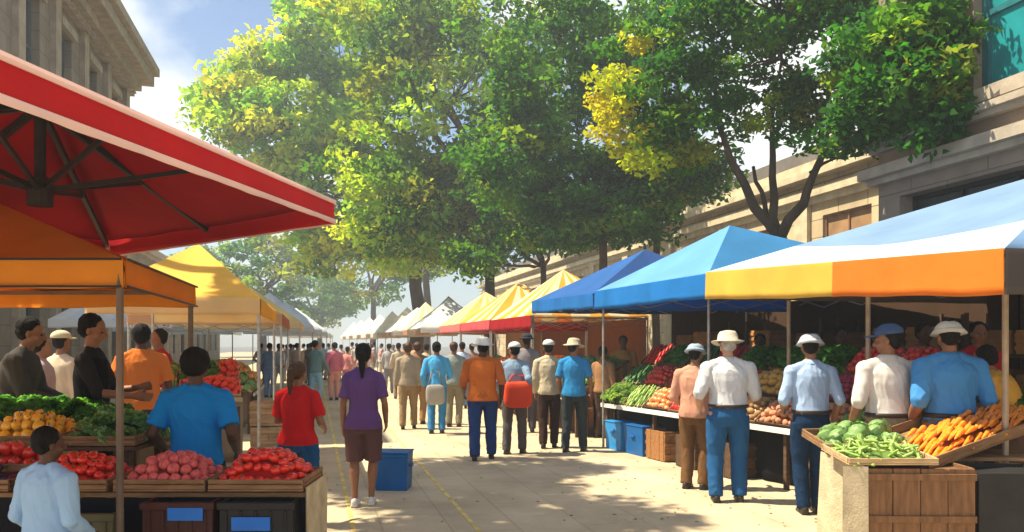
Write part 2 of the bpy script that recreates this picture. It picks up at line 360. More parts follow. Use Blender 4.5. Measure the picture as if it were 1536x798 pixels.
def tent(label, cs, apex, roof_cols, val, vh=0.2, sag=0.07, group=None, pole_m=GMETAL, back=None, stripes=None, detail=True, name='market_tent', poles=(0, 1, 2, 3), pw=0.04, pole_feet=0.0, frame_m=None, lattice=True):
    """cs: four eave corners (x, y, ztop) in order; val: list of (side, colour) or (side, colour, u0, u1)"""
    cx = sum(c[0] for c in cs) / 4; cy = sum(c[1] for c in cs) / 4
    root = empty(name, (cx, cy, 0), 0, label, 'tent', group); o = Vector((cx, cy, 0))
    cs = [Vector(c) - o for c in cs]; ap = Vector(apex) - o
    for i in range(4):
        A, B = cs[i], cs[(i + 1) % 4]
        rc = roof_cols[i % len(roof_cols)]; mats_ = [canvas(c) for c in (rc if isinstance(rc[0], (tuple, list)) else [rc])]
        roof_panel(A, B, ap, sag, stripes=stripes if len(mats_) > 1 else None, ph=i + cx, nu=18 if detail else 8, nv=12 if detail else 6).build('roof_panel', mats_, root, True)
    for vdef in val:
        i, col = vdef[0], vdef[1]; u0, u1 = (vdef[2], vdef[3]) if len(vdef) > 2 else (0, 1)
        A, B = cs[i], cs[(i + 1) % 4]; n = Vector((B.y - A.y, A.x - B.x, 0)).normalized(); m_ = (A + B) / 2
        if n.dot(m_) < 0: n = -n
        a, b_ = A.lerp(B, u0) + n * .012, A.lerp(B, u1) + n * .012
        valance_mesh(a, b_, vh, ph=i * 1.7 + cy + u0 * 3, nu=int(14 * (b_ - a).length) if detail else 10, wave=0.02).build('valance', canvas(col), root, True)
    for i in poles:
        c = cs[i]; inn = c * 0.985
        mb = MB(); mb.tube([(inn.x, inn.y, pole_feet), (inn.x, inn.y, c.z - 0.02)], pw / 2, 8); mb.box((inn.x - .07, inn.y - .07, pole_feet), (inn.x + .07, inn.y + .07, pole_feet + .012))
        mb.build('pole', pole_m, root)
    if detail:
        fm = frame_m or pole_m; fr = MB()
        for i in range(4):
            A, B = cs[i] * .985, cs[(i + 1) % 4] * .985
            A = Vector((A.x, A.y, cs[i].z - .05)); B = Vector((B.x, B.y, cs[(i + 1) % 4].z - .05)); fr.bar(A, B, .028)
            lo = Vector((0, 0, -.26)); n_ = 4 if lattice else 0
            for k in range(n_):
                p, q = A.lerp(B, k / n_), A.lerp(B, (k + 1) / n_)
                fr.bar(p, q + lo * .8, .016); fr.bar(p + lo * .8, q, .016)
            fr.bar(A, ap - Vector((0, 0, .09)), .024)
        fr.build('frame', fm, root)
    if back is not None:
        i, col = back; A, B = cs[i] * .97, cs[(i + 1) % 4] * .97
        A = Vector((A.x, A.y, cs[i].z - .05)); B = Vector((B.x, B.y, cs[(i + 1) % 4].z - .05))
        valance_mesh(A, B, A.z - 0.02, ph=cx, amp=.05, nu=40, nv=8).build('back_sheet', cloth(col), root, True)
    return root
def rc(u, v, Y): p = px(u, v, Y); return (p.x, p.y, p.z)
LB_ = (0.24, 0.38, 0.60); BLU = (0.03, 0.22, 0.62); NAVY = (0.03, 0.10, 0.33); YE = (0.85, 0.58, 0.10); OR = (0.83, 0.25, 0.03)
CRM = (0.85, 0.74, 0.50); AMB = (0.85, 0.45, 0.05); RED = (0.60, 0.01, 0.02); PNK = (0.72, 0.13, 0.16)
def off(c, ds, dt=0, z=None): 
    x, y = st(ds, dt); return (c[0] + x, c[1] + y, c[2] if z is None else z)
# R1 light blue roof with yellow and orange valance
a = rc(1060, 408, 9.55); b_ = rc(1507, 372, 5.71); mdx = a[0] + (b_[0] - a[0]) * .565
apx = rc(1640, 238, 8.5)
r1 = tent('light blue tent with a yellow and orange valance', [b_, a, off(a, 4.4), off(b_, 4.4)], apx, [[LB_, (.68, .74, .80)], LB_, LB_, (0.22, 0.38, 0.64)],  # pale lower band of the front panel is a sun highlight painted in
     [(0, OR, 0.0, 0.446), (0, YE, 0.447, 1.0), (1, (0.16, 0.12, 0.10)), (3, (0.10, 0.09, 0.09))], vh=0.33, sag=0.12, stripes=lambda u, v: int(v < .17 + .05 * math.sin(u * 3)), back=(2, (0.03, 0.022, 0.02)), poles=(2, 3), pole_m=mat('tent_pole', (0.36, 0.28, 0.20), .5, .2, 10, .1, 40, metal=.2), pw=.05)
# R2 blue
a2 = rc(893, 437, 13.1); b2_ = rc(1063, 410, 9.68)
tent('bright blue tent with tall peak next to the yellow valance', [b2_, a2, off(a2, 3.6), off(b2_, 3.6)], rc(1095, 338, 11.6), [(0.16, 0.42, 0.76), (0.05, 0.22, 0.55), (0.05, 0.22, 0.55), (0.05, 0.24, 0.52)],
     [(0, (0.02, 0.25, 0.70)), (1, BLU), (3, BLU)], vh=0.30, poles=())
a3 = rc(798, 452, 17.0); b3_ = rc(890, 440, 13.25)
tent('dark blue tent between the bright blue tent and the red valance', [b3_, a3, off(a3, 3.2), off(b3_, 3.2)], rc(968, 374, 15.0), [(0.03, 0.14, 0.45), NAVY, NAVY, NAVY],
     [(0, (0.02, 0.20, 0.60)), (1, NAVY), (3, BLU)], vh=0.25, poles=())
def inner_poles(root, pts, z=2.3, r=.02, m=GMETAL):
    for (X, Y) in pts:
        mb = MB(); mb.tube([(X - root.location.x, Y - root.location.y, 0), (X - root.location.x, Y - root.location.y, z)], r, 8); mb.build('pole', m, root)
TP = MATS[('tent_pole', (0.36, 0.28, 0.20))]
R2_ = [o for o in bpy.data.objects if o.get('label', '').startswith('bright blue tent')][0]; R3_ = [o for o in bpy.data.objects if o.get('label', '').startswith('dark blue tent')][0]
inner_poles(r1, [(px(1508, 0, 6.62).x, 6.62)], 2.52, .025, TP); inner_poles(r1, [(px(1063, 0, 10.6).x, 10.6)], 2.52, .02)
inner_poles(R2_, [(px(905, 0, 13.3).x, 13.3), (6.1, 10.9), (5.0, 14.0)], 2.50); inner_poles(R3_, [(px(800, 0, 17.2).x, 17.2), (4.2, 14.4), (3.9, 17.0)], 2.42)
stripe = lambda u, v: int(u * 6) % 2
def row_tent(label, Y0, Y1, roof, val, z=2.32, vh=.27, ap=1.18, s0=4.5, w=2.7, det=True, group=None, back=None):
    k0 = None
    def c(Y, s=s0): X = (s + TX * Y) / TY if False else (s - 0.240 * Y) / 0.9707; return (X, Y, z)
    A, B = c(Y0), c(Y1); cc = [A, B, off(B, w), off(A, w)]; m_ = [sum(q[i] for q in cc) / 4 for i in range(2)]
    return tent(label, cc, (m_[0], m_[1], z + ap), roof, val, vh=vh, stripes=stripe, detail=det, group=group, back=back, pole_m=GMETAL, poles=(0, 1, 2, 3) if det else (0,))
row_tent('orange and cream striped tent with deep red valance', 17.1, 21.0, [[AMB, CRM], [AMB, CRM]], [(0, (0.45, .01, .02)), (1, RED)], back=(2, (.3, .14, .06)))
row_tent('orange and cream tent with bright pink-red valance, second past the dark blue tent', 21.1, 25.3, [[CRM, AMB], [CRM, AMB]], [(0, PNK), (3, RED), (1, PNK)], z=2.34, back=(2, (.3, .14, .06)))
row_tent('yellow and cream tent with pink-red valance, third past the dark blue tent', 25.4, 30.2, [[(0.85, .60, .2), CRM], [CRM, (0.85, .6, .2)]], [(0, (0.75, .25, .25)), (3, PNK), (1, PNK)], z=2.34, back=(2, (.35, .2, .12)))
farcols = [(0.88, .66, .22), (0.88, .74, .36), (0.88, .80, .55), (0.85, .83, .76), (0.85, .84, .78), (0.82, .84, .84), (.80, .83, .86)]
Yc = 30.6; k = 0
while Yc < 70:
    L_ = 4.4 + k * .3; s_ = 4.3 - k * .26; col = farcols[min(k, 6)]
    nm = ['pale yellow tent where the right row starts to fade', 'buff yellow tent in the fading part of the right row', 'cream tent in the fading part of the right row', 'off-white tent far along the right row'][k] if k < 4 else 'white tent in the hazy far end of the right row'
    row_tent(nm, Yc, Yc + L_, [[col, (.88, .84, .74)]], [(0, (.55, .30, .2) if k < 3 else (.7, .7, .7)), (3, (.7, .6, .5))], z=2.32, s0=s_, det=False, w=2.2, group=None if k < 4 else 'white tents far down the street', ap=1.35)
    Yc += L_ + .3; k += 1

# left row
OC = (0.80, 0.33, 0.03)
cR = rc(185, 388, 4.5); cF = rc(291, 430, 6.4)
BRN = mat('dark_bronze_pole', (0.14, 0.10, 0.075), .5, .2, 10, .1, 40, metal=.3)
tent('orange tent on thin dark poles, nearest on the left, under the red canopy', [cF, cR, (cR[0] - 3.1, 4.5, cR[2]), (cF[0] - 3.1, 6.4, cF[2])], (-3.55, 5.45, 2.70), [(0.80, .35, .03), (0.82, .36, .03)],
     [(0, (0.80, .28, .02)), (1, OC), (2, OC), (3, OC)], vh=0.16, sag=0.06, pole_m=BRN, pw=.042, lattice=False)
def c_l(Y, s): return ((s - 0.240 * Y) / 0.9707, Y)
def left_tent(label, Y0, Y1, s0, w, z, apz, roof, val, det=True, group=None, ds=0, lattice=True):
    A, B = c_l(Y0, s0), c_l(Y1, s0); cc = [(B[0], B[1], z), (A[0], A[1], z), off((A[0], A[1], z), -w), off((B[0], B[1], z), -w)]
    m_ = [sum(q[i] for q in cc) / 4 for i in range(2)]
    return tent(label, cc, (m_[0] + ds, m_[1], apz), roof, val, vh=.2, detail=det, group=group, pole_m=GMETAL, stripes=stripe, poles=(0, 1, 2, 3) if det else (1, 3), lattice=lattice)
left_tent('yellow peaked tent with amber edge behind the orange tent', 9.6, 13.4, -.62, 1.9, 2.26, 3.12, [[(.88, .52, .05), (.88, .62, .14)], (.88, .56, .10)], [(0, (.86, .48, .04)), (1, (.85, .62, .3)), (3, CRM)], lattice=False)
left_tent('russet and cream tent just past the yellow peaked tent', 14.6, 18.5, -.55, 2.6, 2.25, 3.0, [[(.80, .45, .15), (.86, .72, .4)]], [(0, (.50, .16, .08)), (1, (.6, .35, .2))])
left_tent('faded yellow tent in the haze of the left row', 19.2, 23.5, -.3, 2.6, 2.25, 3.2, [[(.86, .66, .25), (.86, .78, .5)]], [(0, (.85, .6, .3)), (1, (.85, .7, .4))], det=False)
for k, Yc in enumerate((24.5, 30, 36, 43, 51)):
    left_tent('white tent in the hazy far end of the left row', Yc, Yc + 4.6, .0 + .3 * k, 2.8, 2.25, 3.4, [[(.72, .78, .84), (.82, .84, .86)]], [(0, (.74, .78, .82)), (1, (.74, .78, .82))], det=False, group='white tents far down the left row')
for k, (s_, Yc) in enumerate(((-3.4, 20), (-3.6, 27), (6.6, 30), (6.4, 38), (-3.4, 35))):
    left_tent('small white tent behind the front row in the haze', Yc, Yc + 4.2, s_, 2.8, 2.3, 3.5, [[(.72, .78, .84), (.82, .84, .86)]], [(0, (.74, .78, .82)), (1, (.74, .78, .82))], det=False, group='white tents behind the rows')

L1_ = [o for o in bpy.data.objects if o.get('label', '').startswith('orange tent on')][0]
for (p, q) in (((cR[0] - 3.1, 4.5), (cR[0], 4.5)), ((cR[0], 4.5), (cF[0], 6.4))):
    n = Vector((q[1] - p[1], p[0] - q[0], 0)).normalized() * .026
    for dz in (-.004, -.157):
        mb = MB(); mb.bar(Vector((p[0], p[1], cR[2] + dz)) - L1_.location + n, Vector((q[0], q[1], (cF[2] if q[1] > 5 else cR[2]) + dz)) - L1_.location + n, .012); mb.build('piping', BLACK, L1_)
# red cantilever parasol
K = 1.2
T_ = Vector((-1.10, 4.9, 0)) * K; N_ = Vector((-1.47, 1.55, 0)) * K; F_ = Vector((-3.1, 6.15, 0)) * K; B_ = Vector((-3.9, 3.1, 0)) * K
hub = Vector((-2.32, 3.95, 0)) * K; zE = 1.72 + .76 * K; zH = 1.72 + 1.25 * K
root = empty('cantilever_parasol', (-4.9 * K, 3.7 * K, 0), 0, 'big deep red canopy parasol with black ribs hanging over the left stalls', 'parasol'); O = Vector((-4.9 * K, 3.7 * K, 0))
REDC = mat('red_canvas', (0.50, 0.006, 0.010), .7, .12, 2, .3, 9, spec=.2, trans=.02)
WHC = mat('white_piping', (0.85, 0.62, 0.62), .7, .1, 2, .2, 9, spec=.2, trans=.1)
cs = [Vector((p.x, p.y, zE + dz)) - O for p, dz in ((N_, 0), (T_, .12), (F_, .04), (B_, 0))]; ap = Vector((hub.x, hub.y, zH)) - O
for i in range(4): roof_panel(cs[i], cs[(i + 1) % 4], ap, .10, ph=i, nu=24, nv=14, under_shade=True).build('canopy_panel', [REDC, mat('maroon_underside_shade', (0.32, 0.004, 0.008), .8, .12, 2, .3, 9, spec=.1)], root, True)  # underside coloured darker maroon to stand in for its shade
for i in range(4):
    A, B = cs[i], cs[(i + 1) % 4]; n = Vector((B.y - A.y, A.x - B.x, 0)).normalized()
    if n.dot((A + B) / 2 - Vector((hub.x, hub.y, 0)) + O) < 0: n = -n
    vo = valance_mesh(A + n * .015, B + n * .015, .15, ph=i, nu=60, nv=5, amp=.012).build('valance', REDC, root, True)
    valance_mesh(A + n * .028 + Vector((0, 0, .012)), B + n * .028 + Vector((0, 0, .012)), .03, ph=i, nu=60, nv=1, amp=0.0, th=.008).build('piping', WHC, vo, True)
    valance_mesh(A + n * .030 - Vector((0, 0, .128)), B + n * .030 - Vector((0, 0, .128)), .032, ph=i, nu=60, nv=1, amp=.008, th=.008).build('piping', WHC, vo, True)
H0 = ap - Vector((0, 0, .1)); runner = Vector((ap.x, ap.y, 2.62 - 0.0))
for i in range(4):
    for tgt in (cs[i], (cs[i] + cs[(i + 1) % 4]) / 2):
        rb = MB().bar(H0, tgt - Vector((0, 0, .05)), .03, .045).build('rib', BLACK, root)
        mid = H0.lerp(tgt - Vector((0, 0, .05)), .52); MB().bar(runner, mid - Vector((0, 0, .02)), .02, .03).build('strut', BLACK, rb)
MB().tube([ap + Vector((0, 0, .1)), runner - Vector((0, 0, .08))], .032, 10).build('mast', BLACK, root)
MB().tube([runner - Vector((0, 0, .09)), runner + Vector((0, 0, .07))], .07, 12).build('runner_hub', BLACK, root)
mb = MB(); mb.tube([ap + Vector((0, 0, .06)), Vector((.6, 0.1, zH + .45)), Vector((0, 0, zH + .15))], .05, 10); mb.build('arm', BLACK, root)
mb = MB(); mb.tube([(0, 0, 0.05), (0, 0, zH + .2)], .06, 12); mb.box((-.45, -.45, 0), (.45, .45, .06)); mb.build('post', BLACK, root)
# ------------------------------------------------------------------ trees
def leaf_mat(name, trans=0.52, rough=0.6):
    m, t, b = base_mat(name)
    at = t.nodes.new('ShaderNodeAttribute'); at.attribute_name = 'leaf_colour'
    t.links.new(at.outputs['Color'], b.inputs['Base Color']); b.inputs['Roughness'].default_value = rough; b.inputs['Specular IOR Level'].default_value = 0.12
    tr = t.nodes.new('ShaderNodeBsdfTranslucent'); hs = t.nodes.new('ShaderNodeMix'); hs.data_type = 'RGBA'; hs.blend_type = 'MULTIPLY'; hs.inputs[0].default_value = 1
    hs.inputs[7].default_value = (1.7, 1.6, 0.6, 1); t.links.new(at.outputs['Color'], hs.inputs[6]); t.links.new(hs.outputs[2], tr.inputs[0])
    ms = t.nodes.new('ShaderNodeMixShader'); ms.inputs[0].default_value = trans; o = t.nodes['Material Output']
    t.links.new(b.outputs[0], ms.inputs[1]); t.links.new(tr.outputs[0], ms.inputs[2]); t.links.new(ms.outputs[0], o.inputs['Surface'])
    return m
LEAF = leaf_mat('leaves')
BARK = mat('bark', (0.085, 0.055, 0.035), 0.9, 0.35, 6, 0.9, 28, stretch=(1, 1, .3))
def leaves_mesh(P, size, cols, name, seed, up=0.5, asp=0.62):
    g = np.random.default_rng(seed); n = len(P)
    nrm = g.normal(size=(n, 3)); nrm[:, 2] += up * 2; nrm /= np.linalg.norm(nrm, axis=1)[:, None]
    a = g.normal(size=(n, 3)); a -= nrm * (a * nrm).sum(1)[:, None]; a /= np.linalg.norm(a, axis=1)[:, None]; b = np.cross(nrm, a)
    s = size * g.uniform(.6, 1.35, n)[:, None]
    # a leaf: base, two shoulders, tip, folded a little along its midrib
    v = np.stack([P - a * s * .5, P + b * s * asp * .5 + nrm * s * .10 - a * s * .05, P + a * s * .55 - nrm * s * .12, P - b * s * asp * .5 + nrm * s * .10 - a * s * .05], 1).reshape(-1, 3)
    me = bpy.data.meshes.new(name); me.vertices.add(4 * n); me.vertices.foreach_set('co', v.ravel().astype(np.float32))
    me.loops.add(4 * n); me.loops.foreach_set('vertex_index', np.arange(4 * n, dtype=np.int32))
    me.polygons.add(n); me.polygons.foreach_set('loop_start', np.arange(0, 4 * n, 4, dtype=np.int32)); me.polygons.foreach_set('loop_total', np.full(n, 4, dtype=np.int32))
    me.update(calc_edges=True); me.validate()
    ca = me.color_attributes.new('leaf_colour', 'FLOAT_COLOR', 'POINT')
    c4 = np.ones((n, 4, 4), dtype=np.float32); c4[:, :, :3] = cols[:, None, :]; ca.data.foreach_set('color', c4.ravel())
    me.materials.append(LEAF); return me
def tree(label, base, trunk_r, fork_z, blobs, n_clumps, per, clump_r, leaf, cols, seed, limbs=None, group=None, limb_r=None, yellow=None, lean=(0, 0), name='street_tree', cat='tree'):
    """blobs: (centre, radii, weight) ellipsoids holding leaf clumps. cols: list of leaf colours, one picked per clump"""
    g = np.random.default_rng(seed); rr = random.Random(seed); root = empty(name, (base[0], base[1], 0), 0, label, cat, group); O = Vector((base[0], base[1], 0))
    wts = np.array([b_[2] for b_ in blobs], float); wts /= wts.sum(); cl = []
    while len(cl) < n_clumps:
        c, r, _ = blobs[g.choice(len(blobs), p=wts)][:3]
        d = g.normal(size=3); d /= np.linalg.norm(d); q = Vector([c[i] + r[i] * d[i] * (0.35 + 0.65 * g.random() ** 0.5) for i in range(3)])
        if q.z < fork_z * .8: continue
        cl.append(q)
    P = []; Cc = []
    for q in cl:
        rad = clump_r * g.uniform(.6, 1.3); m = int(per * (rad / clump_r) ** 1.6); d = g.normal(size=(m, 3)); d /= np.linalg.norm(d, axis=1)[:, None]
        d *= (g.random((m, 1)) ** .45) * rad; d[:, 2] *= .6; d[:, :2] *= 1.15
        P.append(np.array(q) + d)
        base_c = np.array(cols[rr.randrange(len(cols))])
        if yellow:
            for (yc, yr, ycol) in yellow:
                if (q - Vector(yc)).length < yr: base_c = np.array(ycol)
        Cc.append(base_c[None, :] * g.uniform(.7, 1.3, (m, 1)) * g.uniform(.9, 1.1, (1, 3)))
    P = np.concatenate(P) - np.array(O); Cc = np.clip(np.concatenate(Cc), 0.005, .6)
    cr = bpy.data.objects.new('crown', leaves_mesh(P, leaf, Cc, 'crown', seed)); C.objects.link(cr); cr.parent = root
    tb = MB(); top = Vector((base[0] + lean[0], base[1] + lean[1], fork_z)); pts = []
    for i in range(9):
        k = i / 8; pts.append(Vector((base[0], base[1], 0)).lerp(top, k) + Vector((noise.noise(Vector((k * 3, seed, 0))), noise.noise(Vector((k * 3, 0, seed))), 0)) * trunk_r * .8 * math.sin(k * math.pi) - O)
    tb.tube(pts, [trunk_r * (1.45 if i == 0 else 1.12 - .3 * i / 8) for i in range(9)], 14)
    lr = limb_r or trunk_r * .6
    def branch(p, q, r0, r1, sd, n=7, wob=.10):
        L = (q - p).length; out = []
        for i in range(n):
            k = i / (n - 1); o = Vector((noise.noise(Vector((k * 2.5, sd, 1))), noise.noise(Vector((k * 2.5, 2, sd))), noise.noise(Vector((sd, k * 2.5, 3))) * .5 - .0)) * L * wob * 2 * math.sin(k * math.pi)
            out.append(p.lerp(q, k) + Vector((0, 0, math.sin(k * math.pi) * -L * .06)) + o - O)
        tb.tube(out, [r0 + (r1 - r0) * i / (n - 1) for i in range(n)], 8); return [x + O for x in out]
    nodes = []
    if limbs:
        for lb in limbs:
            a = top if lb[0] is None else Vector(lb[0]); path = branch(a, Vector(lb[1]), lr * lb[2], lr * lb[3], rr.random() * 50); nodes += path[2:]
    else:
        for i in range(7):
            q = cl[rr.randrange(len(cl))]; q = top.lerp(q, .72); path = branch(top, q, lr, lr * .35, rr.random() * 50); nodes += path[3:]
    for q in cl[:90]:
        nd = min(nodes, key=lambda a: (a - q).length)
        if (nd - q).length < 4.5: branch(nd, q, lr * .22, lr * .07, rr.random() * 50, 5)
    o = tb.build('trunk', BARK, root, True)
    return root
def E(u, v, ru, rv, Y, ry=None, w_=1):        # an ellipsoid placed by what it covers, with real radii
    c = px(u, v, Y); k = Y / F; return (tuple(c), (ru * k, ry if ry is not None else ru * k * .8, rv * k), w_)
G_D = [(0.025, 0.10, 0.015), (0.03, 0.13, 0.018), (0.05, 0.17, 0.022), (0.09, 0.23, 0.025), (0.025, 0.11, 0.035)]
G_M = [(0.06, 0.17, 0.02), (0.11, 0.23, 0.02), (0.17, 0.28, 0.025), (0.04, 0.13, 0.022), (0.26, 0.32, 0.03)]
G_L = [(0.36, 0.56, 0.05), (0.26, 0.50, 0.05), (0.48, 0.60, 0.05), (0.20, 0.42, 0.05), (0.52, 0.58, 0.05)]
SUNLIT_YL = (0.44, 0.46, 0.02)
# near tree with forked dark trunk behind the blue tents
Yb = 15.8
gx = px(1170, 0, Yb).x
forkz = px(0, 330, Yb).z
tree('dark green tree with a forked dark trunk behind the blue tents', (gx, Yb), .175, forkz - .35,
     [E(1140, 70, 235, 135, Yb, 2.0, 5), E(1180, -60, 260, 110, Yb, 2.2, 3), E(1330, 90, 80, 120, Yb - 3.2, 1.0, 1.4), E(1390, 150, 42, 70, 11.7, .5, .7), E(960, 160, 80, 90, Yb, 1.2, 1.0), E(1060, 195, 80, 35, Yb, 1.2, .35), E(1220, 195, 50, 22, Yb, 1, .12), E(1290, 190, 80, 38, Yb - 2.2, 1, .6), E(1000, 225, 60, 50, Yb + .4, 1.2, .5), E(1400, 50, 45, 80, 11.6, .5, .8)],
     350, 125, .40, .14, G_D + G_D + G_M, 11,
     limbs=[(None, px(1075, 180, Yb), 1, .4), (None, px(1158, 170, Yb + .5), .85, .4), (None, px(1240, 200, Yb - .4), 1, .45), (None, px(1130, 250, Yb + .6), .55, .3),
            (px(1078, 185, Yb), px(985, 120, Yb), .4, .15), (px(1078, 185, Yb), px(1070, 60, Yb - .5), .4, .15), (px(1158, 172, Yb + .5), px(1170, 20, Yb), .4, .15), (px(1240, 200, Yb - .4), px(1330, 110, Yb - 1), .4, .18), (px(1240, 200, Yb - .4), px(1250, 60, Yb), .4, .15), (px(1215, 260, Yb - .2), px(1290, 205, Yb - .4), .35, .12)],
     yellow=[(px(905, 165, Yb), .95, SUNLIT_YL), (px(930, 215, Yb), .7, SUNLIT_YL), (px(970, 75, Yb), .45, SUNLIT_YL), (px(1060, 245, Yb), .55, (.26, .30, .03)), (px(1200, 225, Yb), .4, (.26, .32, .04))], limb_r=.12)  # clumps here have sunlight painted in as yellower leaf colour
# middle tree, dark, behind
Yc = 23.5
tree('deep green tree on a thin trunk between the two big trees', (px(905, 0, Yc).x, Yc), .14, px(0, 350, Yc).z,
     [E(870, 140, 140, 150, Yc, 2.4, 4), E(880, 290, 95, 60, Yc, 1.8, 1.6), E(980, 270, 60, 50, Yc, 1.2, .5), E(850, 10, 190, 90, Yc, 2.6, 2), E(770, 230, 80, 90, Yc, 1.5, 1.2), E(840, 340, 80, 40, Yc, 1.6, .8), E(920, 330, 90, 45, Yc, 1.6, .9)],
     290, 95, .57, .195, G_D + G_D + G_M[:3], 12)
# big tree
Yd = 34.0
tree('big leafy tree with twin bare lower trunk behind the orange striped tents', (px(735, 0, Yd).x, Yd), .23, px(0, 370, Yd).z,
     [E(690, 150, 170, 160, Yd, 3.4, 5), E(640, 290, 130, 70, Yd, 3, 2), E(760, 280, 110, 70, Yd, 2.6, 1.4), E(690, 0, 220, 80, Yd, 3.6, 2.2), E(560, 240, 80, 120, Yd, 2, 1.0), E(690, 345, 110, 40, Yd, 2.4, 1.1), E(590, 345, 70, 45, Yd, 2, .7), E(700, 390, 60, 25, Yd, 2, .35)],
     350, 85, .9, .30, G_M + G_M + G_L[:3], 13, limb_r=.2)
Ye = 46.0
tree('tall yellow-green tree in the light, leaning over the middle of the street', (px(625, 0, Ye).x, Ye), .40, px(0, 385, Ye).z,
     [E(450, 170, 125, 110, Ye, 4, 4), E(375, 130, 70, 70, Ye, 3, 1.2), E(540, 70, 130, 90, Ye, 4.5, 3), E(500, 290, 80, 100, Ye, 3.5, 2.2), E(590, 320, 70, 70, Ye, 3, 1.5), E(350, 185, 50, 25, Ye, 2, .4), E(560, 0, 150, 60, Ye, 4, 2), E(495, 385, 35, 40, Ye, 1.5, .5), E(470, 330, 40, 50, Ye, 2, .6), E(600, 375, 70, 35, Ye, 2.5, .8), E(340, 150, 40, 40, Ye, 2, .4)],
     450, 95, 1.05, .38, G_L + G_L + G_M[1:3], 14, limb_r=.28)
tree('small tree hanging over the orange striped tents below the big crowns', (px(815, 0, 31).x, 31.0), .13, px(0, 400, 31).z,
     [E(800, 345, 75, 38, 31, 1.8, 2), E(720, 385, 50, 22, 31, 1.5, .8), E(870, 335, 55, 38, 31, 1.5, 1), E(760, 300, 80, 50, 31, 1.8, 1)], 120, 90, .7, .24, G_D + G_M, 15)
tree('tree with leaves low over the stone wall left of the forked trunk', (px(985, 0, 24).x, 24.0), .12, px(0, 350, 24).z,
     [E(985, 285, 60, 35, 24, 1.5, 1), E(930, 320, 60, 32, 24, 1.4, 1), E(1040, 265, 60, 30, 24, 1.4, .8), E(1000, 240, 80, 40, 24, 1.6, 1)], 110, 90, .6, .2, G_D + G_M, 16)
# hazy trees beyond the end of the street
for k, (u, v, r, Y, col) in enumerate(((395, 405, 75, 85, 0), (560, 400, 90, 95, 1), (480, 445, 60, 110, 1), (640, 330, 110, 75, 1), (300, 420, 60, 100, 0))):
    tree(['soft pale green tree in the haze beyond the yellow tent', 'blue-green tree in the haze under the yellow-green tree', 'lowest hazy tree at the far end of the street', 'hazy tree partly hidden by the big leafy trees', 'hazy tree half hidden by the yellow peaked tent'][k],
         (px(u, 0, Y).x, Y), .35, px(0, v + r * .5, Y).z, [E(u, v, r, r * .8, Y, r * Y / F, 1)], 70, 70, 1.3, .55, G_M, 30 + k)

# two trees added out of view, their crowns placed to shade the near street
for k, (t_, hh) in enumerate(((8.6, 10.2), (12.0, 10.8))):
    x, y = st(-4.3, t_); cs_ = [((x + .25 * q, y + .9 * q, hh + .2 * (q % 2)), (1.35, 1.2, 1.25), 1) for q in (-1, 0, 1)]
    tree(['out-of-view tree added to shade the street, nearer one', 'out-of-view tree added to shade the street, farther one'][k], (x, y), .13, 8.2, cs_, 120, 110, .42, .16, G_M, 50 + k)
# ------------------------------------------------------------------ people
def remesh(mb, vox, name, m, parent, wrinkle=0.0, wf=(9, 9, 3.5), seed=0, smooth=2, mats=None):
    me = mb.mesh('tmp', m, True); recalc(me)
    o = bpy.data.objects.new('tmp', me); C.objects.link(o)
    r = o.modifiers.new('r', 'REMESH'); r.mode = 'VOXEL'; r.voxel_size = vox; r.use_smooth_shade = True
    if smooth: s = o.modifiers.new('s', 'SMOOTH'); s.factor = .5; s.iterations = smooth
    bpy.context.view_layer.update()
    me2 = bpy.data.meshes.new_from_object(o.evaluated_get(bpy.context.evaluated_depsgraph_get()))
    bpy.data.objects.remove(o); bpy.data.meshes.remove(me); me2.name = name
    if wrinkle:
        for v, n in zip(me2.vertices, [Vector(x.vector) for x in me2.vertex_normals]):
            p = v.co; q = Vector((p.x * wf[0] + seed, p.y * wf[1], p.z * wf[2] + p.x * 3))
            q2 = Vector((p.x * wf[0] * 1.6 + p.z * 5 + seed, p.y * wf[1] * 1.6 + p.z * 4, p.z * wf[2] * .7)); fold = (1 - 2.2 * abs(noise.noise(q2)))
            f = .45 * noise.noise(q * .8) + .62 * fold * abs(fold) * .9 if wf[0] < 20 else noise.noise(q) + .5 * noise.noise(q * 2.3)
            v.co = p + n * (f * wrinkle)
    me2.materials.clear(); me2.materials.append(m); me2.shade_smooth()
    o = bpy.data.objects.new(name, me2); C.objects.link(o); o.parent = parent; return o
SK_D = mat('dark_skin', (0.085, 0.038, 0.02), .5, .12, 12, .1, 60); SK_M = mat('brown_skin', (0.26, 0.12, 0.065), .5, .12, 12, .1, 60); SK_L = mat('fair_skin', (0.50, 0.27, 0.17), .5, .12, 12, .1, 60)
HAIR_B = mat('black_hair', (0.009, 0.007, 0.006), .75, .3, 30, .5, 90, stretch=(1, 1, .2), spec=.12); HAIR_R = mat('brown_hair', (0.07, 0.03, 0.012), .5, .3, 30, .5, 90, stretch=(1, 1, .2)); HAIR_G = mat('grey_hair', (0.42, 0.40, 0.37), .6, .3, 30, .5, 90)
EYE_M = mat('eyes', (0.03, 0.02, 0.015), .15, .1, 5, 0)
def ik(root, tgt, l1, l2, hint):
    d = tgt - root; L = min(d.length, (l1 + l2) * .998); d.normalize(); tgt = root + d * L
    a = (l1 * l1 - l2 * l2 + L * L) / (2 * L); h = math.sqrt(max(l1 * l1 - a * a, 0)); hn = hint - d * hint.dot(d); hn.normalize()
    return root + d * a + hn * h, tgt
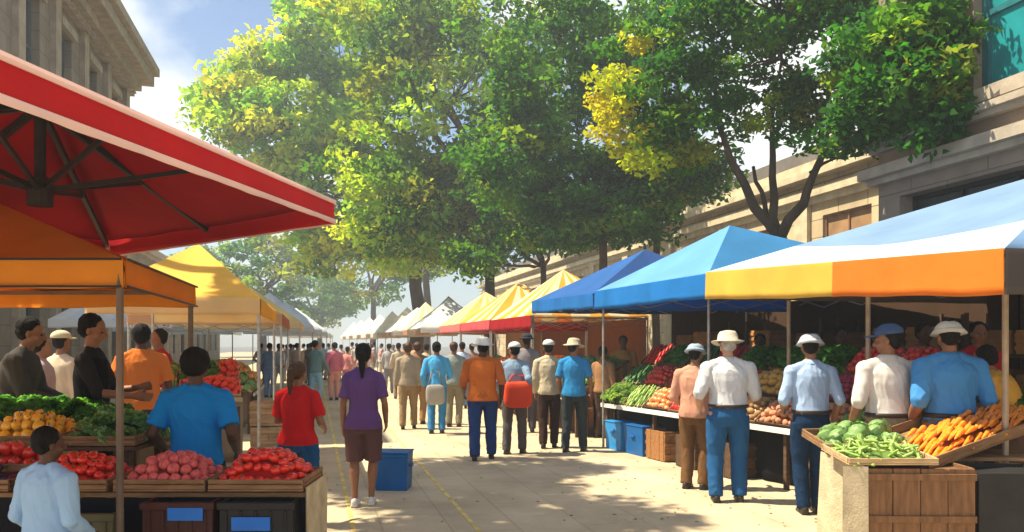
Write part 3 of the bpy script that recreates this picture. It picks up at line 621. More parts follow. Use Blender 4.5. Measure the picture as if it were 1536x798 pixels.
def person(label, X, Y, h=1.75, face=0, z0=0, build=1.0, female=False, skin=SK_M, shirt=(.8, .8, .8), sleeve='short', pants=(.05, .08, .2), leg='long', hair='short', hairm=HAIR_B,
           hat=None, hands=None, feet=None, lean=0, head=(0, 0), vox=.012, apron=None, group=None, eyes=False, shoes=(.03, .025, .02), vest=None, elbow=None, collar=False, belt=False, shirt_len=0.0):
    """hands / feet: targets in the person's frame (x right, y forward, z up) for a 1.75 m figure. face: degrees, 0 = back to the camera"""
    root = empty('person', (X, Y, z0), R(face), label, 'person', group); k = h / 1.75; root.scale = (k, k, k)
    sd = X * 7 + Y * 3; B = build; sw = (.165 if female else .19) * B; hw = (.095 if not female else .10) * B
    LN = Matrix.Translation((0, 0, .95)) @ Matrix.Rotation(-R(lean), 4, 'X') @ Matrix.Translation((0, 0, -.95))
    up = lambda p: LN @ Vector(p)
    waist = (.135 if not female else .118) * B; chest = (.17 if not female else .148) * B; hip = (.165 if not female else .175) * B
    spine = [((0, 0, .84), (hip * .75, .085 * B)), ((0, -.01, .92), (hip, .118 * B)), ((0, -.005, 1.03), (waist * 1.08, .105 * B)), ((0, .005, 1.14), (waist * 1.06, .105 * B)), ((0, .005, 1.27), (chest, .118 * B)), ((0, 0, 1.36), (chest * 1.0, .108 * B)), ((0, -.005, 1.415), (chest * .78, .085 * B)), ((0, -.005, 1.475), (.075, .062)), ]
    shl = [up((s * sw * .97, -.005, 1.385)) for s in (-1, 1)]
    hands = hands or [(-.25, .05, .80), (.25, .05, .80)]; feet = feet or [(-.10, .0, 0), (.10, .03, 0)]
    arms = []
    for i, s in enumerate((-1, 1)):
        t_ = Vector(hands[i]); hint = Vector((s * .35, -1, -.1)) if elbow is None else Vector((s * elbow[0], elbow[1], elbow[2]))
        e, w_ = ik(shl[i], t_, .285, .255, hint); arms.append((shl[i], e, w_))
    legs = []
    for i, s in enumerate((-1, 1)):
        hp = Vector((s * hw, 0, .90)); an = Vector((feet[i][0], feet[i][1] - .03, feet[i][2] + .085)); kn, an = ik(hp, an, .42, .405, Vector((s * .1, 1, 0))); legs.append((hp, kn, an))
    # body: one continuous skin
    bd = MB(); bd.tube([up(p) for p, r in spine], [r for p, r in spine], 20)
    neck0, hc = up((0, -.005, 1.45)), up((0, .015, 1.635)); HM = Matrix.Translation(hc) @ Matrix.Rotation(R(head[0]), 4, 'Z') @ Matrix.Rotation(-R(head[1]), 4, 'X')
    bd.tube([neck0, hc - Vector((0, .012, .05))], [.058 * (1 if not female else .85), .052 * (1 if not female else .85)], 14)
    hR = HM.to_3x3().to_4x4()
    def hb(c, r, rot=None): bd.ball(HM @ Vector(c), r, 16, 11, M=hR if rot is None else hR @ rot)
    hb((0, -.012, .022), (.076, .094, .092)); hb((0, .020, -.035), (.062, .072, .075)); hb((0, .042, -.080), (.038, .040, .030))
    if vox < .02:
        hb((0, .100, -.028), (.015, .024, .022)); hb((0, .090, -.006), (.010, .012, .024)); hb((0, .080, -.066), (.024, .014, .010)); hb((0, .078, .018), (.052, .014, .012))
        for s in (-1, 1): hb((s * .077, -.008, -.018), (.010, .019, .030)); hb((s * .045, .060, -.035), (.022, .022, .022))
    for i, s in enumerate((-1, 1)):
        sh, e, w_ = arms[i]; hp, kn, an = legs[i]; r = B * (.9 if female else 1)
        bd.ball(sh, (.058 * r, .060 * r, .058 * r)); bd.tube([up((s * .03, -.01, 1.485)), up((s * sw * .5, -.01, 1.44)), sh + Vector((0, 0, .01))], [.035 * r, .040 * r, .046 * r], 12)
        bd.tube([sh, sh.lerp(e, .4), e], [.052 * r, .048 * r, .038 * r], 14); bd.ball(e, .039 * r, 10, 7); bd.tube([e, e.lerp(w_, .3), w_], [.038 * r, .041 * r, .027 * r], 14)
        bd.ball(w_, .027, 10, 7)
        # hand: palm, four fingers of unequal length curling towards the palm side, thumb from the side
        d = (w_ - e).normalized(); n = Vector((-s, 0.25, 0)); n = (n - d * n.dot(d)).normalized() if abs(d.x) < .8 else Vector((0, 0, -1)); sd_ = d.cross(n) * s
        fwd = sd_ if sd_.y > 0 else -sd_
        bd.tube([w_, w_ + d * .045, w_ + d * .088], [(.026, .018), (.038, .017), (.040, .014)], 12, ref=fwd)
        fr_ = max(.0085, vox * .8)
        for j, L in enumerate((.070, .078, .072, .058)):
            b0 = w_ + d * .082 + fwd * (.030 - .0205 * j); b1 = b0 + (d + n * .25).normalized() * L * .45; b2 = b1 + (d + n * .8).normalized() * L * .32; b3 = b2 + (d * .6 + n).normalized() * L * .25
            bd.tube([b0, b1, b2, b3], [fr_, fr_ * .95, fr_ * .9, fr_ * .75], 8)
        b0 = w_ + d * .022 + fwd * .022; bd.tube([b0, b0 + (fwd * .9 + d * .7 + n * .4).normalized() * .035, b0 + (fwd * .5 + d + n * .6).normalized() * .068], [.012, .0105, .0085], 8)
        bd.ball(hp, (.088 * B, .10 * B, .09)); bd.tube([hp + Vector((0, 0, .04)), hp.lerp(kn, .35), kn], [(.086 * B, .094 * B), .078 * B, .053 * B], 16); bd.ball(kn, .053 * B, 12, 8)
        bd.tube([kn, kn.lerp(an, .3) - Vector((0, .012, 0)), kn.lerp(an, .7), an], [.050 * B, .056 * B, .038, .033], 14)
        bd.ball(an - Vector((0, .02, .045)), (.033, .04, .04), 10, 7); bd.ball(an + Vector((0, .07, -.06)), (.038, .09, .022), 12, 7)
    remesh(bd, vox, 'body', skin, root, smooth=1)
    cv = max(vox, .011)
    # shirt
    if shirt is not None:
        tb = MB(); g_ = .017; z1 = .88 - shirt_len
        sp = [((0, -.008, z1), ((hip + g_ + .012, .118 * B + g_ + .012) if z1 < .95 else (waist * 1.10 + .014 + g_, .108 * B + .014 + g_)))] + [(p, (r[0] + g_ + (.010 if p[2] < 1.2 else .003), r[1] + g_ + (.010 if p[2] < 1.2 else .002))) for p, r in spine[1:7] if p[2] > z1 + .02] + [((0, -.008, 1.455), (.098, .080)), ((0, -.006, 1.490), (.064, .062))]
        tb.tube([up(p) for p, r in sp], [r for p, r in sp], 26)
        for i, s in enumerate((-1, 1)):
            sh, e, w_ = arms[i]; r = B * (.9 if female else 1)
            tb.ball(sh, .070 * r, 14, 9); tb.tube([up((s * .04, -.01, 1.475)), up((s * sw * .5, -.01, 1.435)), sh + Vector((0, 0, .004))], [.045 * r, .052 * r, .060 * r], 14)
            if sleeve == 'short': tb.tube([sh, sh.lerp(e, .78)], [.070 * r, .070 * r], 16)
            elif sleeve == 'long': tb.tube([sh, sh.lerp(e, .5), e, e.lerp(w_, .45), e.lerp(w_, .93)], [.068 * r, .064 * r, .058 * r, .054 * r, .040 * r], 16); tb.ball(e, .059 * r, 12, 8)
            elif sleeve == 'elbow': tb.tube([sh, sh.lerp(e, .5), e, e.lerp(w_, .12)], [.067 * r, .062 * r, .055 * r, .053 * r], 16)
        so_ = remesh(tb, cv, 'shirt', cloth(shirt), root, wrinkle=.012, wf=(11, 11, 6), seed=sd, smooth=2)
        if collar and vox < .02:
            kb = MB(); n_ = 20; vs_ = []; fs_ = []
            for (r_, z_) in ((.068, 1.478), (.062, 1.512), (.067, 1.514), (.084, 1.472)):
                for q in range(n_): a_ = 2 * math.pi * q / n_; vs_.append(up((r_ * math.cos(a_), r_ * .96 * math.sin(a_) - .004, z_ - .022 * max(0, math.sin(a_)))))
            for a_ in range(3):
                for q in range(n_): q2 = (q + 1) % n_; fs_.append((a_ * n_ + q, a_ * n_ + q2, (a_ + 1) * n_ + q2, (a_ + 1) * n_ + q))
            kb.add(vs_, fs_); kb.build('collar', cloth(shirt), so_, True)
    if vest is not None:
        vb = MB(); g_ = .033
        sp = [((0, -.008, .86), (hip + g_ + .015, .118 * B + g_ + .015))] + [(p, (r[0] + g_, r[1] + g_)) for p, r in spine[1:6]] + [((0, -.005, 1.445), (chest * .9, .10 * B))]
        vb.tube([up(p) for p, r in sp], [r for p, r in sp], 24); remesh(vb, cv, 'vest', cloth(vest), root, wrinkle=.010, seed=sd + 4)
    if apron is not None:
        ab = MB(); g_ = .030
        sp = [((0, .012, .42), (hip + .07, .15 * B)), ((0, .012, .7), (hip + .055, .148 * B)), ((0, -.0, .92), (hip + g_ + .01, .118 * B + g_)), ((0, .0, 1.05), (waist + g_ + .01, .105 * B + g_)), ((0, .005, 1.27), (chest + .028, .118 * B + .028)), ((0, .0, 1.40), (chest, .10 * B + .02))]
        ab.tube([up(p) for p, r in sp], [r for p, r in sp], 24); remesh(ab, cv, 'apron', cloth(apron), root, wrinkle=.010, seed=sd + 9)
    # trousers, shorts or skirt
    pb = MB(); g_ = .014
    pb.tube([(0, 0, .80), (0, -.008, .90), (0, -.006, 1.02)], [(hip * .95, .112 * B), (hip + g_, .122 * B + g_), (waist * 1.1 + g_, .108 * B + g_)], 24)
    for i, s in enumerate((-1, 1)):
        hp, kn, an = legs[i]
        if leg == 'long': pb.tube([hp, hp.lerp(kn, .3), kn, kn.lerp(an, .5), an - Vector((0, 0.01, .02))], [(.098 * B, .108 * B), .098 * B, .076 * B, .070 * B, .064 * B], 18); pb.ball(kn, .075 * B, 12, 8)
        elif leg == 'shorts': pb.tube([hp, hp.lerp(kn, .3), hp.lerp(kn, 1.0)], [(.102 * B, .11 * B), .104 * B, .092 * B], 18)
    if leg == 'skirt': pb.tube([(0, 0, .95), (0, .0, .7), (0, .0, .48)], [(hip + .02, .13 * B), (hip + .05, .17 * B), (hip + .08, .20 * B)], 26)
    remesh(pb, cv, {'long': 'trousers', 'shorts': 'shorts', 'skirt': 'skirt'}[leg], cloth(pants), root, wrinkle=.013, wf=(10, 10, 7), seed=sd + 2)
    if belt:
        lb_ = MB(); n_ = 28; vs_ = []; fs_ = []; ra, rb_ = waist * 1.1 + g_ + .017, .108 * B + g_ + .019
        for (e_, z_) in ((-.03, .982), (.006, .983), (.006, 1.020), (-.03, 1.021)):
            for q in range(n_): a_ = 2 * math.pi * q / n_; vs_.append(((ra + e_) * math.cos(a_), (rb_ + e_) * math.sin(a_) - .006, z_))
        for a_ in range(3):
            for q in range(n_): q2 = (q + 1) % n_; fs_.append((a_ * n_ + q, a_ * n_ + q2, (a_ + 1) * n_ + q2, (a_ + 1) * n_ + q))
        lb_.add(vs_, fs_); lb_.build('belt', mat('belt_leather', (.03, .018, .012), .5), root, True)
    for i in (0, 1):
        an = legs[i][2]; sb = MB(); sb.ball(an + Vector((0, .055, -.048)), (.045, .125, .036), 14, 9); sb.ball(an + Vector((0, -.035, -.035)), (.040, .05, .048), 12, 8); sb.box(an + Vector((-.040, -.075, -.084)), an + Vector((.040, .165, -.062)))
        remesh(sb, max(vox * .8, .009), 'shoe', mat('shoe_leather', shoes, .5, .2, 10, .1, 60), root, smooth=2)
    # hair
    HB = MB()
    def hh(c, r): HB.ball(HM @ Vector(c), r, 18, 12, M=hR)
    if hair in ('short', 'afro', 'bun', 'pony', 'long'):
        g2 = (.004 if hat else .012) if hair != 'afro' else .032
        hh((0, -.034, .040), (.077 + g2, .086 + g2, .080 + g2)); hh((0, -.050, -.005), (.070 + g2 * .8, .062 + g2, .075))
        if hair == 'pony': HB.tube([HM @ Vector(p) for p in ((0, -.10, .03), (0, -.145, .0), (0, -.150, -.10), (0, -.135, -.25))], [.034, .042, .038, .014], 12)
        if hair == 'bun': hh((0, -.10, .10), (.045, .045, .045))
        if hair == 'long': HB.tube([HM @ Vector(p) for p in ((0, -.05, .03), (0, -.075, -.08), (0, -.085, -.20), (0, -.08, -.27))], [(.088, .06), (.085, .05), (.07, .035), (.04, .02)], 16)
        remesh(HB, max(vox * .8, .008), 'hair', hairm, root, wrinkle=.006, wf=(40, 40, 25), seed=sd, smooth=1)
    if hat:
        kd, hcol = hat; hb_ = MB(); hm = mat('hat_cloth', tuple(c * .78 for c in hcol), .85, .1, 12, .3, 70)
        if kd == 'cap':
            hb_.ball(HM @ Vector((0, -.020, .062)), (.101, .119, .082), 20, 12, M=hR, fn=lambda p, th, ph: p if p.z > -.15 else Vector((p.x, p.y, -.15))); hb_.ball(HM @ Vector((0, .105, .048)), (.072, .085, .010), 18, 6, M=hR)
        elif kd == 'brim':
            HBM = HM @ Matrix.Translation((0, -.01, .062))
            def lathe(prof, n=28):
                vs = []; fs = []
                for (r, z) in prof:
                    for q in range(n): an = 2 * math.pi * q / n; vs.append(HBM @ Vector((r * math.cos(an), r * 1.12 * math.sin(an), z + .012 * math.cos(2 * an) * (r > .12))))
                for a_ in range(len(prof) - 1):
                    for q in range(n): q2 = (q + 1) % n; fs.append((a_ * n + q, a_ * n + q2, (a_ + 1) * n + q2, (a_ + 1) * n + q))
                return vs, fs
            hb_.add(*lathe([(.104, -.03), (.165, -.040), (.168, -.032), (.108, -.012), (.100, .045), (.080, .078), (.040, .088), (.001, .086)]))
        elif kd == 'bucket':
            hb_.ball(HM @ Vector((0, -.014, .055)), (.104, .120, .080), 20, 12, M=hR, fn=lambda p, th, ph: Vector((p.x, p.y, max(p.z, -.2) * (1 - .12 * (abs(p.x) < .25) * max(p.z, 0))))); hb_.tube([HM @ Vector((0, -.014, .060)), HM @ Vector((0, -.014, .022))], [(.107, .123), (.134, .152)], 24)
        elif kd == 'wrap':
            hb_.ball(HM @ Vector((0, -.022, .055)), (.108, .125, .092), 20, 12, M=hR, fn=lambda p, th, ph: p * (1 + .04 * math.sin(th * 9 + ph * 2)))
        hb_.build('hat', hm, root, True)
    if eyes:
        eb = MB()
        for s in (-1, 1): eb.ball(HM @ Vector((s * .028, .079, -.006)), .0085, 10, 7)
        eb.build('eyes', EYE_M, root, True)
    return root
def pg(u, v): return gp(u, v)
V1, V2, V3 = .0075, .012, .02
x, y = gp(545, 758); person('woman with a dark ponytail in purple top and brown shorts beside the blue bin', x, y, 1.71, 4, female=True, skin=SK_M, shirt=(.13, .06, .20), pants=(.11, .055, .055), leg='shorts', hair='pony', vox=V1, hands=[(-.22, .02, .86), (.235, .10, .90)], feet=[(-.085, -.03, 0), (.085, .05, 0)], shoes=(.62, .62, .62), shirt_len=.04)
person('woman in a bright red top and blue jeans with brown tied-back hair', px(447, 0, 7.6).x, 7.6, 1.54, -8, female=True, build=1.12, skin=SK_M, shirt=(.55, .012, .015), pants=(.015, .08, .22), hair='pony', hairm=HAIR_R, vox=V1, hands=[(-.17, .28, 1.12), (.22, .20, 1.02)], head=(-10, 8))
person('man with a round black afro in a bright blue T-shirt behind the heaped tomatoes', px(294, 0, 5.85).x, 5.85, 1.66, 3, build=1.10, skin=SK_D, shirt=(.01, .21, .58), pants=(.02, .03, .06), hair='afro', vox=V1, hands=[(-.27, .12, .98), (.27, .12, .98)], sleeve='short', head=(-4, 4))
person('short-haired child in a pale blue shirt in front of the left stall', px(72, 0, 4.25).x, 4.25, 1.27, -22, build=1.05, skin=SK_D, shirt=(.32, .50, .72), sleeve='long', pants=(.03, .04, .08), hair='short', vox=V1, hands=[(-.22, .15, .95), (.22, .18, .95)], head=(-20, 6))
person('man in a black apron and dark shirt in profile beside the thin dark pole', px(138, 0, 6.65).x, 6.65, 1.78, -84, z0=.17, skin=SK_M, build=.88, shirt=(.02, .018, .02), sleeve='elbow', apron=(.008, .008, .010), pants=(.012, .012, .014), hair='short', vox=V1, hands=[(-.10, .34, 1.16), (.10, .36, 1.10)], head=(0, 14), eyes=True)
person('man in a charcoal shirt leaning over the greens at the left edge', px(12, 0, 7.0).x, 7.0, 1.84, -75, z0=.12, skin=SK_M, build=1.12, shirt=(.065, .06, .055), sleeve='long', pants=(.03, .03, .035), hair='short', vox=V1, hands=[(-.12, .42, 1.02), (.14, .42, 1.02)], lean=14, head=(0, 12), eyes=True)
person('vendor in an orange shirt and dark trousers walking away past the black apron', px(212, 0, 8.4).x, 8.4, 1.80, 25, z0=.12, skin=SK_D, shirt=(.58, .16, .03), sleeve='short', vest=None, pants=(.02, .03, .05), hair='short', vox=V2, hands=[(-.2, .2, 1.0), (.2, .25, 1.05)], lean=6)
person('person in a dark red shirt behind the orange-shirted vendor', px(238, 0, 10.4).x, 10.4, 1.78, 140, z0=.12, skin=SK_M, shirt=(.30, .02, .03), pants=(.03, .03, .04), hair='short', vox=V3, hands=[(-.15, .28, 1.05), (.15, .28, 1.05)])
person('person in a grey-pink shirt beyond the charcoal-shirted man', px(62, 0, 8.8).x, 8.8, 1.70, -60, z0=.1, skin=SK_M, shirt=(.38, .27, .27), sleeve='long', pants=(.1, .1, .12), hair='short', vox=V3)
person('person in a cream shirt and pale cap at the back of the left stalls', px(92, 0, 9.6).x, 9.6, 1.80, -20, z0=.05, skin=SK_M, shirt=(.62, .50, .36), sleeve='long', pants=(.3, .25, .2), hair='short', hat=('cap', (.7, .62, .4)), vox=V3)
# right side shoppers
x, y = gp(1092, 752); person('man in a white shirt, pale hat and blue jeans nearest the coloured vegetable display', x, y, 1.82, -6, skin=SK_L, build=1.14, shirt=(.56, .57, .60), sleeve='elbow', pants=(.02, .095, .24), hair='short', hairm=HAIR_G, hat=('brim', (.66, .60, .48)), vox=V1, collar=True, belt=True, shirt_len=-.10, hands=[(-.28, .12, .98), (.24, .26, 1.02)], feet=[(-.13, -.02, 0), (.12, .04, 0)], head=(8, 8))
x, y = gp(1043, 733); person('person in a pink-tan shirt, brown trousers and blue-grey cap left of the white-shirted man', x, y, 1.70, -30, skin=SK_M, build=1.05, shirt=(.52, .26, .18), sleeve='long', pants=(.15, .075, .03), hair='short', hat=('bucket', (.35, .45, .55)), vox=V2, hands=[(-.22, .22, 1.0), (.2, .3, 1.05)], head=(0, 14))
x, y = gp(1216, 770); person('man in a pale blue shirt, navy trousers and pale hat facing the right stall', x, y, 1.80, -4, skin=SK_M, build=1.0, shirt=(.33, .45, .66), sleeve='elbow', pants=(.010, .030, .075), hair='short', hat=('bucket', (.60, .64, .70)), vox=V1, collar=True, belt=True, shirt_len=-.10, hands=[(-.21, .22, 1.02), (.25, .10, .92)], feet=[(-.075, 0, 0), (.075, .05, 0)], head=(-10, 12))
person('man in a white shirt, khaki trousers and navy cap behind the carrots', px(1332, 0, 7.35).x, 7.35, 1.87, 0, skin=SK_M, build=1.06, shirt=(.58, .56, .54), sleeve='elbow', pants=(.26, .22, .14), hair='short', hat=('cap', (.05, .11, .28)), vox=V1, collar=True, belt=True, shirt_len=-.10, hands=[(-.24, .15, .95), (.27, .05, .90)], head=(55, 6))
person('man in a mid blue shirt, grey trousers and white hat behind the carrots', px(1424, 0, 7.15).x, 7.15, 1.90, 3, skin=SK_M, build=1.22, shirt=(.06, .24, .56), sleeve='elbow', pants=(.12, .125, .15), hair='short', hat=('bucket', (.72, .74, .72)), vox=V1, collar=True, belt=True, shirt_len=-.08, hands=[(-.27, .1, .95), (.27, .14, .95)], head=(-12, 10))
person('person in an amber yellow shirt bending at the right edge of the picture', px(1524, 0, 7.4).x, 7.4, 1.74, 40, skin=SK_M, build=1.15, shirt=(.60, .32, .05), sleeve='long', pants=(.1, .06, .04), hair='short', vox=V2, hands=[(-.2, .35, .95), (.2, .35, .95)], lean=22, head=(0, 15))
# vendors in the shade of the right stalls
person('vendor in a red shirt standing in the dark behind the blue-shirted man', px(1468, 0, 9.3).x, 9.3, 1.86, 165, z0=.1, skin=SK_M, shirt=(.50, .02, .02), pants=(.03, .03, .04), vox=V2, eyes=True, hands=[(-.15, .3, 1.05), (.15, .3, 1.05)])
person('vendor in a rust brown shirt standing in the dark between the two capped men', px(1386, 0, 9.9).x, 9.9, 1.84, 185, z0=.12, skin=SK_D, build=1.1, shirt=(.26, .11, .035), pants=(.05, .04, .03), vox=V2, eyes=True)
person('vendor in an orange-brown shirt in the dark above the red onions', px(1262, 0, 10.6).x, 10.6, 1.80, 170, z0=.12, skin=SK_D, shirt=(.30, .06, .025), pants=(.05, .04, .03), vox=V2, eyes=True, hands=[(-.2, .3, 1.05), (.15, .3, 1.08)])
person('vendor in a white T-shirt in the shade behind the dark green vegetables', px(1140, 0, 12.6).x, 12.6, 1.76, 160, z0=.1, skin=SK_D, shirt=(.50, .48, .46), pants=(.05, .04, .06), vox=V2, eyes=True)
person('vendor in an ochre shirt in the shade under the bright blue tent', px(935, 0, 15.6).x, 15.6, 1.76, 175, z0=.1, skin=SK_D, shirt=(.45, .22, .05), pants=(.05, .04, .06), vox=V3)
# middle of the street
x, y = gp(724, 689); person('man in an orange vest, white hat and navy trousers standing in the street', x, y, 1.78, 4, skin=SK_D, build=1.12, shirt=(.50, .13, .03), vest=(.66, .17, .03), sleeve='elbow', pants=(.025, .055, .17), hair='short', hat=('brim', (.78, .77, .74)), vox=V2, hands=[(-.27, .2, .95), (.27, -.05, .90)], feet=[(-.12, -.10, 0), (.13, .12, 0)], head=(15, 4))
x, y = gp(771, 680); woman = person('person in a grey-blue jacket and white cap carrying a big orange-red bag', x, y, 1.72, -12, skin=SK_M, shirt=(.20, .30, .42), sleeve='long', pants=(.10, .09, .09), hair='short', hat=('cap', (.72, .78, .82)), head=(35, 4), vox=V2, hands=[(-.22, .05, .95), (.26, -.06, .98)], feet=[(-.10, -.08, 0), (.12, .10, 0)])
x, y = gp(791, 668); person('person with a dark round cap half hidden behind the orange-red bag', px(790, 0, 15.5).x, 15.5, 1.90, 0, skin=SK_D, shirt=(.22, .2, .22), pants=(.08, .07, .08), hair='short', hat=('bucket', (.02, .02, .03)), vox=V3)
x, y = gp(823, 671); person('man in a beige jacket, white cap and dark brown trousers beside the blue-shirted man', x, y, 1.76, -5, skin=SK_M, shirt=(.47, .40, .28), sleeve='long', pants=(.045, .025, .02), hair='short', hat=('cap', (.75, .75, .72)), collar=True, vox=V2, hands=[(-.23, .1, .88), (.24, .05, .88)], feet=[(-.08, -.14, 0), (.09, .06, 0)])
x, y = gp(861, 677); person('person in a blue shirt, straw-pale hat and charcoal trousers, stepping towards the display', x, y, 1.77, -14, skin=SK_M, shirt=(.03, .22, .48), sleeve='short', pants=(.035, .045, .05), hair='short', hat=('brim', (.60, .52, .36)), head=(-25, 6), vox=V2, hands=[(-.23, .12, .9), (.24, .15, .95)], feet=[(-.12, -.08, 0), (.13, .12, 0)])
x, y = gp(893, 668); person('person in a tan coat at the far end of the vegetable display', px(905, 0, 14.6).x, 14.6, 1.66, -40, skin=SK_M, shirt=(.3, .16, .08), sleeve='long', pants=(.07, .045, .03), hair='short', vox=V3)
x, y = gp(655, 650); person('person in a bright blue shirt with a pale grey bag slung behind', x, y, 1.74, 0, skin=SK_M, shirt=(.08, .35, .65), sleeve='long', pants=(.05, .22, .48), hair='short', vox=V2, hands=[(-.24, .05, .9), (.2, .25, 1.05)])
x, y = gp(681, 640); person('person in a grey-green shirt right of the pale grey bag', x, y, 1.74, -8, skin=SK_M, shirt=(.25, .28, .26), sleeve='long', pants=(.26, .22, .14), hair='short', hairm=HAIR_R, vox=V3)
x, y = gp(612, 643); person('person in a tan shirt and khaki trousers, leftmost of the street group', x, y, 1.73, 5, skin=SK_M, shirt=(.35, .28, .20), sleeve='long', pants=(.30, .2, .10), hair='short', hairm=HAIR_R, vox=V3, feet=[(-.1, -.1, 0), (.12, .1, 0)])
x, y = gp(627, 636); person('person in a brown jacket just right of the tan shirt', x, y, 1.74, -10, skin=SK_M, shirt=(.24, .12, .06), sleeve='long', pants=(.34, .2, .09), hair='short', hairm=HAIR_R, vox=V3)
# far figures, each with its own clothes
far = [(474, 608, 1.80, (.13, .24, .26), (.25, .45, .6), 'person in a teal jacket and light blue trousers far down the street', 0), (501, 600, 1.74, (.55, .16, .22), (.6, .3, .26), 'person in a long rose-pink dress and trousers far down the street', 20),
       (521, 592, 1.60, (.62, .24, .22), (.65, .3, .25), 'person in salmon pink clothes behind the purple top', -10), (405, 596, 1.72, (.18, .26, .42), (.2, .3, .5), 'person in a dusty blue coat beyond the red top', 10), (418, 588, 1.70, (.5, .55, .65), (.3, .35, .42), 'person in a light grey-blue shirt in the distance', 0),
       (446, 584, 1.72, (.45, .35, .26), (.3, .25, .2), 'person in a sand-coloured shirt beyond the red top', -30), (466, 578, 1.74, (.1, .12, .14), (.1, .12, .16), 'person in dark clothes beyond the teal jacket', 15), (583, 590, 1.7, (.4, .4, .42), (.2, .2, .24), 'person in a grey shirt between the purple top and the tan shirt', 0),
       (598, 598, 1.72, (.5, .42, .32), (.3, .25, .2), 'person in a beige shirt nearest left of the tan shirt', 0), (693, 612, 1.74, (.4, .5, .68), (.2, .25, .35), 'person in a pale lavender shirt left of the orange vest', 0), (640, 606, 1.7, (.5, .4, .3), (.25, .2, .15), 'person in a buff shirt seen between the brown jacket and the bright blue shirt', 0),
       (708, 604, 1.7, (.25, .2, .18), (.1, .1, .1), 'person in a dark brown shirt beyond the orange vest', 20), (392, 580, 1.7, (.3, .3, .34), (.2, .2, .25), 'person in slate clothes by the far end of the melon stall', 0)]
for (u, v, h, sc, pc, lb, fc) in far:
    x, y = gp(u, v); q_ = random.Random(u); person(lb, x, y, h, fc + q_.uniform(-25, 25), shirt=sc, pants=pc, skin=SK_M, sleeve='long', hair='short', vox=.024, build=q_.uniform(.88, 1.1), hands=[(-.23, q_.uniform(-.15, .3), q_.uniform(.82, 1.05)), (.23, q_.uniform(-.15, .3), q_.uniform(.82, 1.05))], feet=[(-.1, q_.uniform(-.22, .05), 0), (.1, q_.uniform(-.05, .25), 0)], head=(q_.uniform(-40, 40), q_.uniform(-5, 15)))
cro = [(430, 572), (440, 568), (455, 566), (485, 570), (493, 563), (512, 572), (528, 565), (541, 575), (560, 570), (572, 566), (590, 572), (606, 570), (425, 562), (470, 562), (552, 562), (620, 580)]
protos = [person('person in hazy brown clothes among the distant shoppers', *gp(462, 575), 1.7, 30, shirt=(.38, .27, .2), pants=(.3, .3, .34), vox=.03, sleeve='long', group='distant shoppers in the haze'),
          person('person in hazy rose clothes among the distant shoppers', *gp(556, 571), 1.66, 150, female=True, shirt=(.6, .33, .33), pants=(.5, .45, .42), vox=.03, group='distant shoppers in the haze'),
          person('person in hazy blue clothes among the distant shoppers', *gp(500, 573), 1.7, 200, shirt=(.35, .5, .65), pants=(.25, .27, .32), vox=.03, group='distant shoppers in the haze'),
          person('person in hazy dark clothes among the distant shoppers', *gp(436, 574), 1.7, 0, shirt=(.3, .33, .38), pants=(.2, .22, .26), vox=.03, sleeve='long', group='distant shoppers in the haze'),
          person('person in hazy pale clothes among the distant shoppers', *gp(535, 570), 1.72, 10, shirt=(.55, .5, .45), pants=(.3, .3, .32), vox=.03, sleeve='long', group='distant shoppers in the haze')]
for i, (u, v) in enumerate(cro):
    c = copy_tree(protos[(i * 7 + i // 3) % 5]); x, y = gp(u, v); c.location = (x, y, 0); c.rotation_euler.z = R(random.uniform(-40, 200)); c.scale = [random.uniform(.94, 1.03)] * 3
# ------------------------------------------------------------------ produce: one mesh of each kind, copied
def pm(name, c, rough=.35, var=.15, trans=0, coat=0.0): return mat(name, c, rough, var, 8, .08, 25, coat=coat, spec=.45)
GSTEM = pm('green_stem', (.06, .13, .02), .6)
def lob(n, a): return lambda p, th, ph: Vector((p.x * (1 + a * math.cos(n * ph)), p.y * (1 + a * math.cos(n * ph)), p.z))
def m_tomato(col):
    b = MB(); b.ball((0, 0, 0), (.5, .5, .42), 16, 10, fn=lambda p, th, ph: Vector((p.x * (1 + .03 * math.cos(5 * ph)), p.y * (1 + .03 * math.cos(5 * ph)), p.z * (1 - .14 * (abs(p.z) ** 6)))))
    for k in range(5): a = k * 1.2566; b.add([(0, 0, .385), (.16 * math.cos(a - .25), .16 * math.sin(a - .25), .40), (.26 * math.cos(a), .26 * math.sin(a), .385), (.16 * math.cos(a + .25), .16 * math.sin(a + .25), .40)], [(0, 1, 2, 3)], 1)
    b.tube([(0, 0, .38), (.02, 0, .48)], .03, 6, 1); return b.mesh('tomato', [pm('tomato_skin', col, .22, .18, coat=.3), GSTEM])
def m_onion(col):
    b = MB(); b.ball((0, 0, 0), (.46, .46, .46), 16, 12, fn=lambda p, th, ph: Vector((p.x, p.y, p.z * .92 + (.14 * max(p.z, 0) ** 14)))); b.tube([(0, 0, .44), (.02, 0, .56)], .025, 6)
    return b.mesh('onion', [mat('onion_skin', col, .4, .35, 5, .1, 20, stretch=(1, 1, .2))])
def m_pepper(col):
    b = MB(); b.ball((0, 0, 0), (.42, .42, .52), 18, 12, fn=lambda p, th, ph: Vector((p.x * (1 + .10 * math.cos(4 * ph)) * (1 + .15 * p.z), p.y * (1 + .10 * math.cos(4 * ph)) * (1 + .15 * p.z), p.z - .12 * (p.z > .95)))); b.tube([(0, 0, .40), (.03, .0, .55), (.09, 0, .66)], .05, 7, 1)
    return b.mesh('bell_pepper', [pm('pepper_skin', col, .22, .15, coat=.3), GSTEM])
